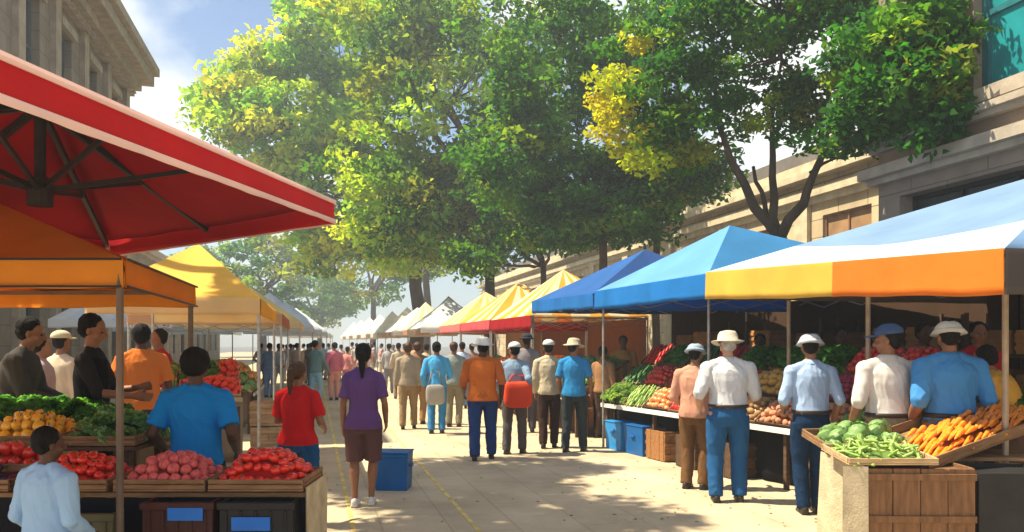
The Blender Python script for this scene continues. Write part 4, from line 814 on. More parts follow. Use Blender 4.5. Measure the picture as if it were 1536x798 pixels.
def m_long(name, col, prof, bend=.1, top=True, rough=.35):
    b = MB(); n = len(prof); b.tube([(bend * math.sin(math.pi * i / (n - 1)), 0, prof[i][0]) for i in range(n)], [p[1] for p in prof], 12)
    if top:
        for k in range(6): a = k * 1.05; b.tube([(0, 0, prof[-1][0] - .01), (.04 * math.cos(a), .04 * math.sin(a), prof[-1][0] + .14)], .012, 5, 1)
    return b.mesh(name, [pm(name + '_skin', col, rough, .25), GSTEM])
def m_carrot(col=(.92, .29, .02)): return m_long('carrot', col, [(-.5, .006), (-.38, .035), (0, .068), (.35, .095), (.46, .085), (.49, .03)], .0)
def m_eggplant(): return m_long('eggplant', (.035, .008, .05), [(-.5, .02), (-.46, .13), (-.3, .22), (-.05, .22), (.25, .14), (.42, .10), (.48, .05)], .08, rough=.18)
def m_cuke(col=(.06, .17, .03)): return m_long('cucumber', col, [(-.5, .02), (-.46, .07), (-.2, .10), (.2, .10), (.46, .07), (.5, .02)], .05, False)
def m_chilli(col=(.55, .02, .01)): return m_long('red_pepper', col, [(-.5, .006), (-.3, .06), (.1, .12), (.35, .15), (.45, .12), (.48, .04)], .10)
def m_potato(name, col):
    b = MB(); b.ball((0, 0, 0), (.55, .38, .36), 14, 10, fn=lambda p, th, ph: p * (1 + .14 * noise.noise(p * 1.6 + Vector((3, 1, 4))))); return b.mesh(name, [mat(name + '_skin', col, .75, .25, 6, .2, 30)])
def m_melon():
    m, t, bs = base_mat('watermelon_rind'); tc = t.nodes.new('ShaderNodeTexCoord'); wv = t.nodes.new('ShaderNodeTexWave'); wv.inputs['Scale'].default_value = 1.3; wv.inputs['Distortion'].default_value = 5; wv.bands_direction = 'Y'
    cr = t.nodes.new('ShaderNodeValToRGB'); cr.color_ramp.elements[0].color = (.015, .06, .015, 1); cr.color_ramp.elements[1].color = (.16, .30, .08, 1)
    t.links.new(tc.outputs['Object'], wv.inputs[0]); t.links.new(wv.outputs[0], cr.inputs[0]); t.links.new(cr.outputs[0], bs.inputs['Base Color']); bs.inputs['Roughness'].default_value = .35
    b = MB(); b.ball((0, 0, 0), (.58, .45, .44), 20, 14); return b.mesh('watermelon', [m])
def m_leafy(name, cols, n, size, seed, shape=(.5, .5, .42), up=.9, stem=True):
    g = np.random.default_rng(seed); d = g.normal(size=(n, 3)); d /= np.linalg.norm(d, axis=1)[:, None]; d[:, 2] = np.abs(d[:, 2]) - .25; P = d * np.array(shape) * (g.random((n, 1)) ** .35)
    cc = np.array([cols[i] for i in g.integers(0, len(cols), n)]) * g.uniform(.75, 1.25, (n, 1)); return leaves_mesh(P, size, cc, name, seed, up=up, asp=.8)
def m_cabbage(col):
    b = MB(); b.ball((0, 0, 0), (.47, .47, .42), 18, 12, fn=lambda p, th, ph: p * (1 + .03 * math.sin(7 * ph + 4 * th)))
    for k in range(9):
        a = k * .7; ce = Vector((math.cos(a), math.sin(a), 0)); sd_ = Vector((-math.sin(a), math.cos(a), 0)); vs = []; fs = []
        for i in range(5):
            for j in range(5):
                th = -.9 + 1.5 * i / 4 - (k % 2) * .3; w_ = (j - 2) / 2 * .5; r = .50 + .02 * (k % 3) + (.07 * (i == 4)) + .02 * math.sin(j * 3 + k)
                dr = (ce * math.cos(w_) + sd_ * math.sin(w_)) * math.cos(th) * r; vs.append(dr + Vector((0, 0, math.sin(th) * r * .88)))
        for i in range(4):
            for j in range(4): q = i * 5 + j; fs.append((q, q + 1, q + 6, q + 5))
        b.add(vs, fs)
    return b.mesh('cabbage', [pm('cabbage_leaf', col, .5, .3)])
HEAPN = [0]
def plane(o, ue, ve): # frame from three corner points
    o, ue, ve = Vector(o), Vector(ue), Vector(ve); return o, ue - o, ve - o
def heap(mesh, fr, H, size, label, group, core, lie=0.0, ang=None, jit=.25, sq=.86, drop=.0, edge=.0, kind_cat=None, core_name=None, align=None, layer=.0, szj=.12, aspect=1.0):
    """mesh copies laid over a mound on the tray fr=(o, u, v); what lies under them is one core object"""
    o, u, v = fr; U, V = u.length, v.length; un, vn = u.normalized(), v.normalized(); n = un.cross(vn).normalized()
    if n.z < 0: n = -n
    hf = lambda a, b: H * (1 - abs(2 * a - 1) ** 2.6) * (1 - abs(2 * b - 1) ** 2.6)
    nu = max(1, int(round((U - 2 * edge) / (size * sq * aspect)))); nv = max(1, int(round((V - 2 * edge) / (size * sq)))); name = mesh.name.split('.')[0]; cnt = 0; rr = random.Random(len(label) * 31 + int(o.x * 100))
    for j in range(nv):
        for i in range(nu):
            a = (i + .5 + (.5 if j % 2 else 0) - .25) / nu; b = (j + .5) / nv
            a = (edge + a * (U - 2 * edge)) / U + rr.uniform(-jit, jit) * size / U * .5; b = (edge + b * (V - 2 * edge)) / V + rr.uniform(-jit, jit) * size / V * .5
            if not (0 < a < 1 and 0 < b < 1): continue
            p = o + u * a + v * b + n * (hf(a, b) + drop + rr.uniform(-.12, .12) * size)
            ob = bpy.data.objects.new(name, mesh); C.objects.link(ob); ob.location = p; s = size * rr.uniform(1 - szj, 1 + szj); ob.scale = (s, s, s)
            if align is not None:
                d = (un * math.cos(align) + vn * math.sin(align) + n * rr.uniform(-.08, .08) + vn * rr.uniform(-.1, .1)).normalized(); ob.rotation_euler = ((d * rr.choice((1, 1, 1, -1)) if lie == 2 else d).to_track_quat('Z', 'Y') @ Euler((0, 0, rr.uniform(0, 6))).to_quaternion()).to_euler()
            else: ob.rotation_euler = (rr.uniform(-1, 1) * (.6 + lie), rr.uniform(-1, 1) * (.6 + lie), rr.uniform(0, 6.28))
            tag(ob, label, kind_cat or name.replace('_', ' '), group); cnt += 1
    M = 9; mb = MB(); off_ = size * .35
    for j in range(M + 1):
        for i in range(M + 1): a, b = .03 + .94 * i / M, .03 + .94 * j / M; mb.v.append(tuple(o + u * a + v * b + n * (max(hf(a, b) - off_, .004) if 0 < i < M and 0 < j < M else .002)))
    for j in range(M):
        for i in range(M): q = j * (M + 1) + i; mb.f.append((q, q + 1, q + M + 2, q + M + 1)); mb.m.append(0)
    c_ = mb.build(core_name or (name + '_pile'), core, None, True); tag(c_, None, None, None, 'stuff'); return cnt
def tray(label, fr, h, m, group=None, name='wooden_tray', pad=.02, th=.014, slats=2, below=.0, front_m=None):
    o, u, v = fr; U, V = u.length + 2 * pad, v.length + 2 * pad; un = u.normalized(); n = un.cross(v.normalized()).normalized()
    if n.z < 0: n = -n
    vn = n.cross(un) if n.cross(un).dot(v) > 0 else -n.cross(un)
    Mx = Matrix((un, vn, n)).transposed().to_4x4(); oo = o - un * pad - vn * pad - n * (below + .01)
    root = empty(name, oo, 0, label, 'tray', group); root.matrix_world = Matrix.Translation(oo) @ Mx
    MB().box((0, 0, 0), (U, V, .01)).build('base', m, root)
    def side(nm, lo, hi, axis):
        b = MB(); hh = h + below
        for k in range(slats): z0 = .012 + (hh - .012) * k / slats; z1 = .012 + (hh - .012) * (k + .86 if slats > 1 else k + 1) / slats; b.box((lo[0], lo[1], z0), (hi[0], hi[1], z1))
        e = .02
        if axis == 'x':
            for x in (lo[0], hi[0] - e): b.box((x, lo[1] + (th if lo[1] < .01 else -e), .011), (x + e, lo[1] + (th if lo[1] < .01 else -e) + e, hh - .003))
        return bevel(b.build(nm, m, root), .003, 1)
    side('side_panel', (0, 0), (U, th), 'x'); side('side_panel', (0, V - th), (U, V), 'x'); side('end_panel', (0, th + .001), (th, V - th - .001), 'y'); side('end_panel', (U - th, th + .001), (U, V - th - .001), 'y')
    return root
def table(label, x0, x1, y0, y1, z, rz=0, org=None, skirt=None, group=None, top_m=WOOD):
    org = org or ((x0 + x1) / 2, (y0 + y1) / 2); L, D = x1 - x0, y1 - y0
    t = empty('market_table', (org[0], org[1], 0), rz, label, 'table', group)
    b = MB()
    nb = max(2, int(D / .16))
    for k in range(nb): b.box((-L / 2, -D / 2 + D * k / nb + .002, z - .03), (L / 2, -D / 2 + D * (k + 1) / nb - .002, z))
    bevel(b.build('tabletop', top_m, t), .004, 1)
    for sx in (-1, 1):
        for sy in (-1, 1): MB().box((sx * (L / 2 - .08) - .025, sy * (D / 2 - .06) - .025, 0), (sx * (L / 2 - .08) + .025, sy * (D / 2 - .06) + .025, z - .032)).build('leg', top_m, t)
    if skirt:
        A, B = Vector((-L / 2, -D / 2 + .015, z - .035)), Vector((L / 2, -D / 2 + .015, z - .035)); valance_mesh(A, B, z - .045, ph=L, amp=.03, nu=60, nv=6).build('skirt', cloth(skirt), t, True)
    return t
# -------- near left stall
table('long board table with dark cloth front under the heaped tomatoes and onions', -4.3, -1.27, 4.95, 5.55, .80, skirt=(.012, .012, .016))
TR = WOOD
def flat(x0, x1, y0, y1, z, tilt=0.0): return plane((x0, y0, z), (x1, y0, z), (x0, y1, z + tilt))
TOM = m_tomato((.70, .022, .008)); REDC_ = pm('pile_red', (.35, .01, .008)); ONI = m_onion((.60, .11, .10)); ONI2 = m_onion((.30, .03, .07))
f = flat(-1.84, -1.30, 4.93, 5.42, .825); tray('brown wooden tray holding the heap of red tomatoes at the street end', f, .075, TR); heap(TOM, f, .20, .068, 'ripe red tomato in the big heap at the table end above the sackcloth', 'red tomatoes in the street-end heap', REDC_, sq=.80)
f = flat(-2.42, -1.90, 4.93, 5.42, .825); tray('brown wooden tray holding the pink onions', f, .075, TR); heap(ONI, f, .17, .078, 'pink red onion in the heap between the thin dark pole and the tomatoes', 'pink onions in the tray', pm('pile_pink', (.28, .06, .07)), sq=.80)
f = flat(-3.02, -2.50, 4.93, 5.42, .825); tray('brown wooden tray of tomatoes beside the child', f, .075, TR); heap(TOM, f, .17, .068, 'red tomato in the smaller heap between the child and the thin dark pole', 'red tomatoes in the smaller heap', REDC_)
f = flat(-3.62, -3.10, 5.20, 5.50, .90); tray('brown wooden tray of red peppers above the eggplants', f, .06, TR, below=.07); heap(m_pepper((.60, .02, .01)), f, .12, .085, 'red bell pepper between the eggplants and the yellow peppers', 'red peppers above the eggplants', REDC_)
f = flat(-3.62, -3.10, 4.93, 5.14, .825); tray('brown wooden tray of eggplants at the left edge', f, .075, TR); heap(m_eggplant(), f, .12, .17, 'glossy dark purple eggplant in the tray at the left edge', 'eggplants in the left tray', pm('pile_purple', (.02, .006, .03)), sq=.5, align=.3)
if 0: tray('brown wooden tray of tomatoes left of the eggplants', f, .075, TR)
if 0: heap(TOM, f, .14, .07, 'red tomato in the tray left of the eggplants', 'red tomatoes left of the eggplants', REDC_)
table('raised board table behind the front trays of the near left stall', -4.4, -2.62, 5.58, 6.2, 1.0, top_m=DWOOD)
GRN = [(0.06, .22, .04), (.09, .30, .06), (.14, .34, .07)]; GRL = [(.14, .28, .05), (.22, .36, .08), (.30, .42, .14)]
HERB = m_leafy('herb_bunch', [(.16, .36, .15), (.22, .42, .20), (.28, .48, .25)], 300, .16, 3); LET = m_leafy('lettuce', GRL, 240, .30, 4); DGR = m_leafy('leafy_green', GRN, 240, .26, 5)
DKG = pm('pile_green', (.02, .06, .015), .8)
f = flat(-3.12, -2.64, 5.60, 6.1, 1.02, .03); tray('brown wooden tray of herb bunches behind the thin dark pole', f, .07, TR); heap(HERB, f, .17, .18, 'bunch of grey-green herbs in the tray behind the thin dark pole', 'herb bunches behind the pole', DKG, sq=.62)
f = flat(-3.78, -3.20, 5.60, 6.1, 1.02, .03); tray('brown wooden tray of yellow peppers', f, .07, TR); heap(m_pepper((.80, .42, .015)), f, .15, .085, 'shiny yellow bell pepper in the heap above the eggplants', 'yellow peppers in the tray', pm('pile_yellow', (.4, .2, .02)))
if 0: tray('brown wooden tray of peppers at the far left of the raised table', f, .07, TR)
if 0: heap(bpy.data.meshes['bell_pepper'], f, .15, .085, 'yellow bell pepper at the far left of the raised table', 'yellow peppers at the far left', MATS[('pile_yellow', (.4, .2, .02))])
f = plane((-4.35, 6.22, 1.10), (-3.05, 6.32, 1.04), (-4.4, 6.60, 1.18)); table('narrow table with leafy greens in front of the charcoal-shirted man', -4.5, -3.0, 6.22, 6.62, 1.02, top_m=DWOOD); tray('shallow tray of dark leafy greens behind the yellow peppers', f, .05, DWOOD); heap(DGR, f, .12, .17, 'dark leafy green behind the yellow peppers', 'leafy greens behind the peppers', DKG, sq=.6)
def plastic_crate(label, X, Y, z, w_, d, h, m, rz=0, panel=None, group=None):
    c = empty('plastic_crate', (X, Y, z), rz, label, 'crate', group); b = MB(); t = .02
    for lo, hi in (((-w_ / 2, -d / 2), (w_ / 2, -d / 2 + t)), ((-w_ / 2, d / 2 - t), (w_ / 2, d / 2)), ((-w_ / 2, -d / 2 + t), (-w_ / 2 + t, d / 2 - t)), ((w_ / 2 - t, -d / 2 + t), (w_ / 2, d / 2 - t))): b.box((lo[0], lo[1], 0), (hi[0], hi[1], h))
    b.box((-w_ / 2 + t, -d / 2 + t, 0), (w_ / 2 - t, d / 2 - t, t)); 
    for k in range(5): x = -w_ / 2 + w_ * (k + .5) / 5; b.box((x - .008, -d / 2 - .010, .01), (x + .008, -d / 2 - .001, h - .05))
    b.box((-w_ / 2 - .012, -d / 2 - .014, h - .045), (w_ / 2 + .012, -d / 2 - .001, h)); bevel(b.build('shell', m, c), .004, 1)
    if panel: MB().box((panel[0], -d / 2 - .022, panel[2]), (panel[1], -d / 2 - .012, panel[3])).build('handle_panel', mat('blue_plastic', (.01, .16, .60), .4, .1, 5, .05, 20), c)
    return c
MAR = mat('maroon_plastic', (.055, .014, .012), .5, .2, 5, .1, 20); BLK = mat('black_plastic', (.012, .012, .014), .45, .2, 5, .1, 20)
plastic_crate('dark maroon crate with a blue handle panel under the onions', -2.00, 4.98, .395, .42, .36, .375, MAR, panel=(-.05, .16, .27, .345)); plastic_crate('dark maroon crate at the bottom under the onions', -2.00, 4.98, .0, .42, .36, .39, MAR)
plastic_crate('black crate with a blue handle panel under the red tomatoes', -1.53, 4.98, .395, .44, .36, .375, BLK, panel=(-.14, .09, .21, .29)); plastic_crate('black crate at the bottom under the red tomatoes', -1.53, 4.98, .0, .44, .36, .39, BLK)
plastic_crate('olive crate under the tomatoes beside the child', -2.62, 4.99, .36, .46, .36, .34, mat('olive_plastic', (.10, .09, .04), .5, .2, 5, .1, 20)); plastic_crate('olive crate on the ground beside the child', -2.62, 4.99, 0, .46, .36, .355, MATS[('olive_plastic', (.10, .09, .04))])
SACK = mat('sackcloth', (.50, .42, .28), .9, .2, 8, .5, 60)
m_ = valance_mesh((-1.262, 5.50, .835), (-1.262, 4.93, .835), .80, ph=2, amp=.05, nu=24, nv=12).build('sackcloth', SACK, None, True); tag(m_, 'beige sackcloth hanging down the street end of the left table', 'cloth')
# -------- lettuce box and mid left tables
table('pale table with the lettuce boxes in front of the black-aproned man', -4.2, -2.95, 7.05, 7.65, .86, top_m=PWOOD, skirt=(.35, .28, .18))
f = flat(-3.95, -3.15, 7.08, 7.6, .885); tray('pale wooden tray of round lettuces in front of the black-aproned man', f, .09, PWOOD); heap(LET, f, .10, .20, 'pale green lettuce in the tray in front of the black-aproned man', 'lettuces in the pale tray', DKG, sq=.66)
table('low brown table between the two men at the left', -5.6, -4.5, 8.0, 8.6, 1.0, top_m=WOOD)
f = flat(-5.5, -4.6, 8.02, 8.5, 1.02); tray('tray of potatoes on the low brown table at the left', f, .08, WOOD); POT = m_potato('potato', (.36, .22, .10)); heap(POT, f, .10, .11, 'tan potato on the low brown table at the left', 'potatoes on the low brown table', pm('pile_tan', (.2, .12, .06)))
# -------- sloped display stands
def stand(label, P0, P1, z0, z1, depth, flip=1, skirt=(.012, .012, .015), inset=.28, group=None, edge=(.80, .78, .72)):
    P0, P1 = Vector((P0[0], P0[1], 0)), Vector((P1[0], P1[1], 0)); a = (P1 - P0); L = a.length; a.normalize(); b = Vector((a.y, -a.x, 0)) * flip
    rt = empty('display_stand', P0, math.atan2(a.y, a.x), label, 'display stand', group)
    fy = -flip
    mb = MB(); Z = lambda d: z0 + (z1 - z0) * d / depth
    vs = [(0, 0, z0 - .03), (L, 0, z0 - .03), (L, fy * depth, z1 - .03), (0, fy * depth, z1 - .03), (0, 0, z0), (L, 0, z0), (L, fy * depth, z1), (0, fy * depth, z1)]
    mb.add(vs, [(0, 3, 2, 1), (4, 5, 6, 7), (0, 1, 5, 4), (1, 2, 6, 5), (2, 3, 7, 6), (3, 0, 4, 7)]); mb.build('sloped_board', DWOOD, rt); recalc(rt.children[0].data)
    for k in range(5):
        x = .06 + (L - .12) * k / 4
        for d in (.08, depth - .06): MB().box((x - .025, fy * d - .025, 0), (x + .025, fy * d + .025, Z(d) - .032)).build('leg', DWOOD, rt)
    valance_mesh((0, fy * inset, Z(inset) - .05), (L, fy * inset, Z(inset) - .05), Z(inset) - .07, ph=L, amp=.04, nu=int(L * 12), nv=6).build('skirt', cloth(skirt), rt, True)
    e = MB().box((0.005, -fy * .028, z0 - .035), (L - .005, -fy * .004, z0 + .03)).build('edge_strip', cloth(edge), rt)
    o = P0; return rt, o, a * L, b, lambda ua, ub, da, db: plane(P0 + a * ua + b * da + Vector((0, 0, Z(da) + .018)), P0 + a * ub + b * da + Vector((0, 0, Z(da) + .018)), P0 + a * ua + b * db + Vector((0, 0, Z(db) + .018)))
RT, o_, a_, b_d, slot = stand('long sloped display stand with dark skirt and white front edge', (3.72, 8.05), (1.5, 13.4), .70, 1.66, 1.12)
REDP = m_chilli(); CAR = m_carrot(); CUK = m_cuke(); LCUK = m_long('green_bean', (.30, .45, .10), [(-.5, .02), (-.4, .065), (0, .08), (.4, .065), (.5, .02)], .10, False); SWE = m_potato('sweet_potato', (.55, .25, .14)); SQU = m_potato('squash', (.55, .33, .08))
RPEP = m_pepper((.60, .02, .01)); CAB = m_cabbage((.16, .28, .08)); ORA = m_tomato((.80, .22, .02)); ORA.name = 'orange'; SAL = m_tomato((.85, .30, .10)); SAL.name = 'peach'
PG = DKG; PRD = REDC_; POR = pm('pile_orange', (.4, .12, .02)); PTN = MATS[('pile_tan', (.2, .12, .06))]; PLG = pm('pile_light_green', (.12, .2, .04))
# columns run away from the camera; three rows climb from the front edge to the back
grid = [[('cabbage', CAB, .17, PG, 'green cabbage'), ('onion', ONI2, .085, PRD, 'dark red onion'), ('pepper', RPEP, .095, PRD, 'red bell pepper')],
        [('sweet', SWE, .11, POR, 'salmon sweet potato'), ('onion', ONI2, .085, PRD, 'wine red onion'), ('pepper', RPEP, .10, PRD, 'scarlet bell pepper')],
        [('sweet', SWE, .11, POR, 'pinkish sweet potato'), ('squash', SQU, .13, PTN, 'tan squash'), ('leafy', DGR, .17, PG, 'dark leafy green')],
        [('potato', POT, .10, PTN, 'tan potato'), ('squash', SQU, .13, PTN, 'ochre squash'), ('leafy', DGR, .17, PG, 'deep green leafy bunch')],
        [('orange', ORA, .105, POR, 'orange fruit'), ('redp', REDP, .15, PRD, 'long red pepper'), ('leafy', DGR, .17, PG, 'green leafy bunch')],
        [('pepper', RPEP, .10, PRD, 'red bell pepper'), ('bean', LCUK, .17, PLG, 'light green bean'), ('redp', REDP, .15, PRD, 'bright red long pepper')],
        [('orange', SAL, .10, POR, 'orange-red peach'), ('redp', REDP, .15, PRD, 'vivid red long pepper'), ('cuke', CUK, .17, PG, 'green cucumber')],
        [('bean', LCUK, .17, PLG, 'pale green bean'), ('pepper', RPEP, .10, PRD, 'deep red bell pepper'), ('leafy', DGR, .17, PG, 'mid green leafy bunch')],
        [('lettuce', LET, .20, PLG, 'light lettuce'), ('cuke', CUK, .17, PG, 'dark cucumber'), ('redp', REDP, .15, PRD, 'deep red long pepper')]]
plu = lambda s_: s_ + ('es' if s_.endswith(('ch', 'sh', 'to')) else 's')
rowname = ['front row', 'middle row', 'back row']; nC = len(grid); LL_ = a_.length
colname = ['near end', 'second from near end', 'third from near end', 'fourth from near end', 'in the middle', 'just past the middle', 'third from far end', 'second from far end', 'far end']
for i, colv in enumerate(grid):
    for j, (kd, me_, sz, core, nm) in enumerate(colv):
        f = slot(LL_ * i / nC + .03, LL_ * (i + 1) / nC - .03, .03 + .365 * j, .03 + .365 * j + .31)
        tray(f'tray of {plu(nm)}, {rowname[j]} of long stand, {colname[i]}', f, .05, WOOD if (i + j) % 2 else DWOOD, name='wooden_tray', slats=1, pad=.012)
        lg = kd in ('bean', 'cuke', 'redp', 'carrot')
        heap(me_, f, .10 if not lg else .09, sz, f'{nm} in {rowname[j]} of long stand, {colname[i]}', f'{plu(nm)} in the {rowname[j]} {colname[i]}', core, sq=(.42 if lg else (.62 if kd in ('lettuce', 'leafy') else .82)), align=(1.25 if lg else None), jit=.2)
def bin_(label, X, Y, w_, d, h, m, rz=0, z=0):
    c = empty('storage_bin', (X, Y, z), rz, label, 'bin'); b = MB(); tp = .92
    def fr(r, z_): return [(sx * w_ / 2 * r, sy * d / 2 * r, z_) for sx, sy in ((-1, -1), (1, -1), (1, 1), (-1, 1))]
    vs = fr(tp, 0) + fr(1, h) + fr(.94, h) + fr(.88, .02); fs = [(3, 2, 1, 0)]
    for a, b2 in ((0, 4), (4, 8), (8, 12)):
        for k in range(4): fs.append((a + k, a + (k + 1) % 4, b2 + (k + 1) % 4, b2 + k))
    fs.append((12, 13, 14, 15)); b.add(vs, fs); b.box((-w_ / 2 - .012, -d / 2 - .012, h - .04), (w_ / 2 + .012, -d / 2 - .001, h - .005)); bevel(b.build('shell', m, c), .008, 2)
    l = MB().box((-w_ / 2 - .01, -d / 2 - .01, h + .001), (w_ / 2 + .01, d / 2 + .01, h + .022)); bevel(l.build('lid', m, c), .008, 2)
    for s in (-1, 1): bevel(MB().box((s * (w_ / 2 + .003), -.06, h * .62), (s * (w_ / 2 + .028), .06, h * .62 + .03)).build('handle', m, c), .004, 1)
    return c
BP = mat('blue_bin_plastic', (.008, .11, .34), .4, .15, 5, .08, 20); BP2 = mat('bright_blue_plastic', (.02, .25, .62), .4, .15, 5, .08, 20)
bx, by = gp(588, 736); bin_('dark blue lidded plastic bin on the street beside the woman in purple', bx, by + .14, .40, .34, .43, BP, R(-4))
ang = math.atan2(a_.y, a_.x) - R(90)
def along(t, d): p = o_ + a_.normalized() * t + b_d * d; return p.x, p.y
x_, y_ = along(5.35, .16); bin_('bright blue plastic bin under the far end of the long stand', x_, y_, .42, .5, .44, BP2, ang); x_, y_ = along(4.72, .16); bin_('darker blue plastic bin under the long stand beside the brown box', x_, y_, .42, .55, .44, BP, ang)
x_, y_ = along(4.1, .16)
def wood_box(label, X, Y, w_, d, h, m, rz=0, nb=4, name='wooden_crate', lidd=True, battens=True, z=0):
    c = empty(name, (X, Y, z), rz, label, 'crate')
    for (nm, lo, hi, ax) in (('side_panel', (-w_ / 2, -d / 2), (w_ / 2, -d / 2 + .02), 0), ('side_panel', (-w_ / 2, d / 2 - .02), (w_ / 2, d / 2), 0), ('end_panel', (-w_ / 2, -d / 2 + .021), (-w_ / 2 + .02, d / 2 - .021), 1), ('end_panel', (w_ / 2 - .02, -d / 2 + .021), (w_ / 2, d / 2 - .021), 1)):
        b = MB(); a0, a1 = (lo[0], hi[0]) if ax == 0 else (lo[1], hi[1]); nbb = nb if ax == 0 else max(2, int(nb * d / w_))
        for k in range(nbb):
            p, q = a0 + (a1 - a0) * k / nbb + .003, a0 + (a1 - a0) * (k + 1) / nbb - .003; dz = random.uniform(-.006, 0); dd = random.uniform(-.003, .003)
            b.box((p, lo[1] + dd, .01), (q, hi[1] + dd, h + dz)) if ax == 0 else b.box((lo[0] + dd, p, .01), (hi[0] + dd, q, h + dz))
        if battens and ax == 0:
            yy = lo[1] - .018 if lo[1] < 0 else hi[1] + .004
            for zz in (.06, h * .5, h - .09): b.box((lo[0] - .002, yy, zz), (hi[0] + .002, yy + .014, zz + .05))
        bevel(b.build(nm, m, c), .003, 1)
    if lidd: MB().box((-w_ / 2 + .022, -d / 2 + .022, h - .05), (w_ / 2 - .022, d / 2 - .022, h - .03)).build('lid', m, c)
    return c
wood_box('brown wooden crate under the long stand right of the blue bins', x_, y_, .42, .5, .44, mat('orange_brown_wood', (.33, .15, .05), .75, .3, 5, .4, 30, stretch=(1, 6, 6)), ang)
for k, t_ in enumerate((3.3, 2.5, .9, .2)): x_, y_ = along(t_, .17); wood_box(['dark crate under the middle of the long stand', 'dark crate behind the legs of the white-shirted man', 'dark brown crate under the near part of the long stand', 'dark brown crate under the near end of the long stand'][k], x_, y_, .5, .45, .45, DWOOD, ang)
# -------- near right stall
wood_box('big brown wooden crate with vertical boards at the front of the right stall', 3.02, 6.18, .80, .52, .80, mat('crate_wood', (.20, .10, .045), .8, .3, 5, .5, 30, stretch=(6, 6, 1)), R(-2), nb=4)
wood_box('black box beside the big brown crate at the right edge', 3.78, 6.2, .62, .5, .76, mat('black_painted_wood', (.018, .017, .018), .6, .3, 5, .3, 30), R(-2), nb=1, battens=False)
m_ = valance_mesh((2.58, 6.70, .82), (2.585, 5.90, .82), .80, ph=1, amp=.06, nu=30, nv=12).build('sackcloth', SACK, None, True); tag(m_, 'pale canvas cloth hanging beside the big brown crate', 'cloth')
m2 = valance_mesh((2.44, 5.925, .815), (2.615, 5.90, .815), .79, ph=5, amp=.02, nu=12, nv=8); tag(m2.build('sackcloth', SACK, None, True), 'narrow pale canvas flap on the corner of the big brown crate', 'cloth')
table('board table carrying the beans, cabbages and carrots of the right stall', 2.74, 4.3, 6.46, 7.02, .80, top_m=WOOD)
f = plane((2.50, 5.93, .835), (3.12, 5.93, .835), (2.52, 6.42, .875)); tray('wooden tray of pale green beans on the big brown crate', f, .05, PWOOD, slats=1); heap(LCUK, f, .10, .14, 'pale green bean on the big brown crate', 'pale green beans on the crate', PLG, sq=.30, lie=1.0, aspect=1.8, jit=1.2)
f = plane((2.60, 6.48, .83), (3.22, 6.55, .84), (2.62, 6.98, .92)); tray('wooden tray of round green cabbages behind the beans', f, .07, WOOD); heap(CAB, f, .12, .17, 'round green cabbage behind the pale beans', 'green cabbages behind the beans', PG, sq=.85)
f = plane(rc(1392, 694, 6.15), rc(1552, 634, 6.75), rc(1362, 655, 6.85)); tray('tilted wooden tray of orange carrots', f, .05, TR, slats=1, pad=.03, below=.04); heap(CAR, f, .09, .24, 'orange carrot in the tilted tray', 'orange carrots in the tilted tray', POR, sq=.20, align=.62, aspect=3.0, jit=.25, szj=.06)
table('small table with leafy greens right of the carrots', 4.15, 5.6, 7.2, 7.8, 1.02, top_m=DWOOD)
f = flat(4.2, 5.5, 7.25, 7.75, 1.04, .12); tray('tray of bright leafy greens right of the blue-shirted man', f, .06, DWOOD); heap(m_leafy('chard', [(.08, .22, .03), (.14, .30, .05), (.06, .16, .03)], 240, .26, 8), f, .12, .18, 'bright leafy green right of the blue-shirted man', 'leafy greens at the right edge', PG, sq=.6)
# carrots' prop
MB_ = MB(); 
# -------- storage racks with crates in the dark of the right stalls
def rack(label, X, Y, rz):
    c = empty('storage_rack', (X, Y, 0), rz, label, 'rack')
    for z in (.5, 1.05, 1.58): MB().box((-.85, -.22, z - .03), (.85, .22, z)).build('shelf', DWOOD, c)
    for sx in (-1, 1):
        for sy in (-1, 1): MB().box((sx * .87 - .02, sy * .2 - .02, 0), (sx * .87 + .02, sy * .2 + .02, 2.1)).build('post', DWOOD, c)
    return c
rl = ['nearest dark storage rack', 'storage rack behind the pale-blue shirt', 'storage rack under the bright blue tent', 'storage rack under the dark blue tent']
cw = [mat('box_wood', (.30, .14, .05), .8, .3, 5, .3, 30), mat('box_wood_dark', (.16, .07, .03), .8, .3, 5, .3, 30), mat('box_wood_orange', (.42, .20, .06), .8, .3, 5, .3, 30)]
for k, t_ in enumerate((.2, 2.3, 4.4, 6.6)):
    p = o_ + a_.normalized() * t_ + b_d * 2.75; rz = math.atan2(a_.y, a_.x) - R(90) + R(-0); rz = math.atan2(a_.y, a_.x)
    rack(rl[k], p.x, p.y, rz)
    for j, z in enumerate((.5, 1.05, 1.58)):
        for i in range(3):
            q = p + a_.normalized() * ((i - 1) * .56)
            c = wood_box(f'slatted wooden box on the {["lowest", "middle", "top"][j]} shelf of the {rl[k]}', q.x, q.y, .5, .36, random.choice((.3, .36, .42)), cw[(i + j * 2 + k) % 3], rz, nb=3, battens=True, z=z + .001); c['group'] = f'boxes on the {["lowest", "middle", "top"][j]} shelf of the {rl[k]}'
p0, p1 = o_ + a_.normalized() * 0.9 + b_d * 3.25, o_ + a_.normalized() * 8.6 + b_d * 3.25
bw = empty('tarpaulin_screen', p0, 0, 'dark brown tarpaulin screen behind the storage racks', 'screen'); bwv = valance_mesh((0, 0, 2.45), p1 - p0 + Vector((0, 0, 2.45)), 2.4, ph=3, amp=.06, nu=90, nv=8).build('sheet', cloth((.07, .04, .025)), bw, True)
for k in range(5): q = (p1 - p0) * k / 4 + b_d * .09; MB().tube([q, q + Vector((0, 0, 2.5))], .025, 8).build('post', DWOOD, bw)
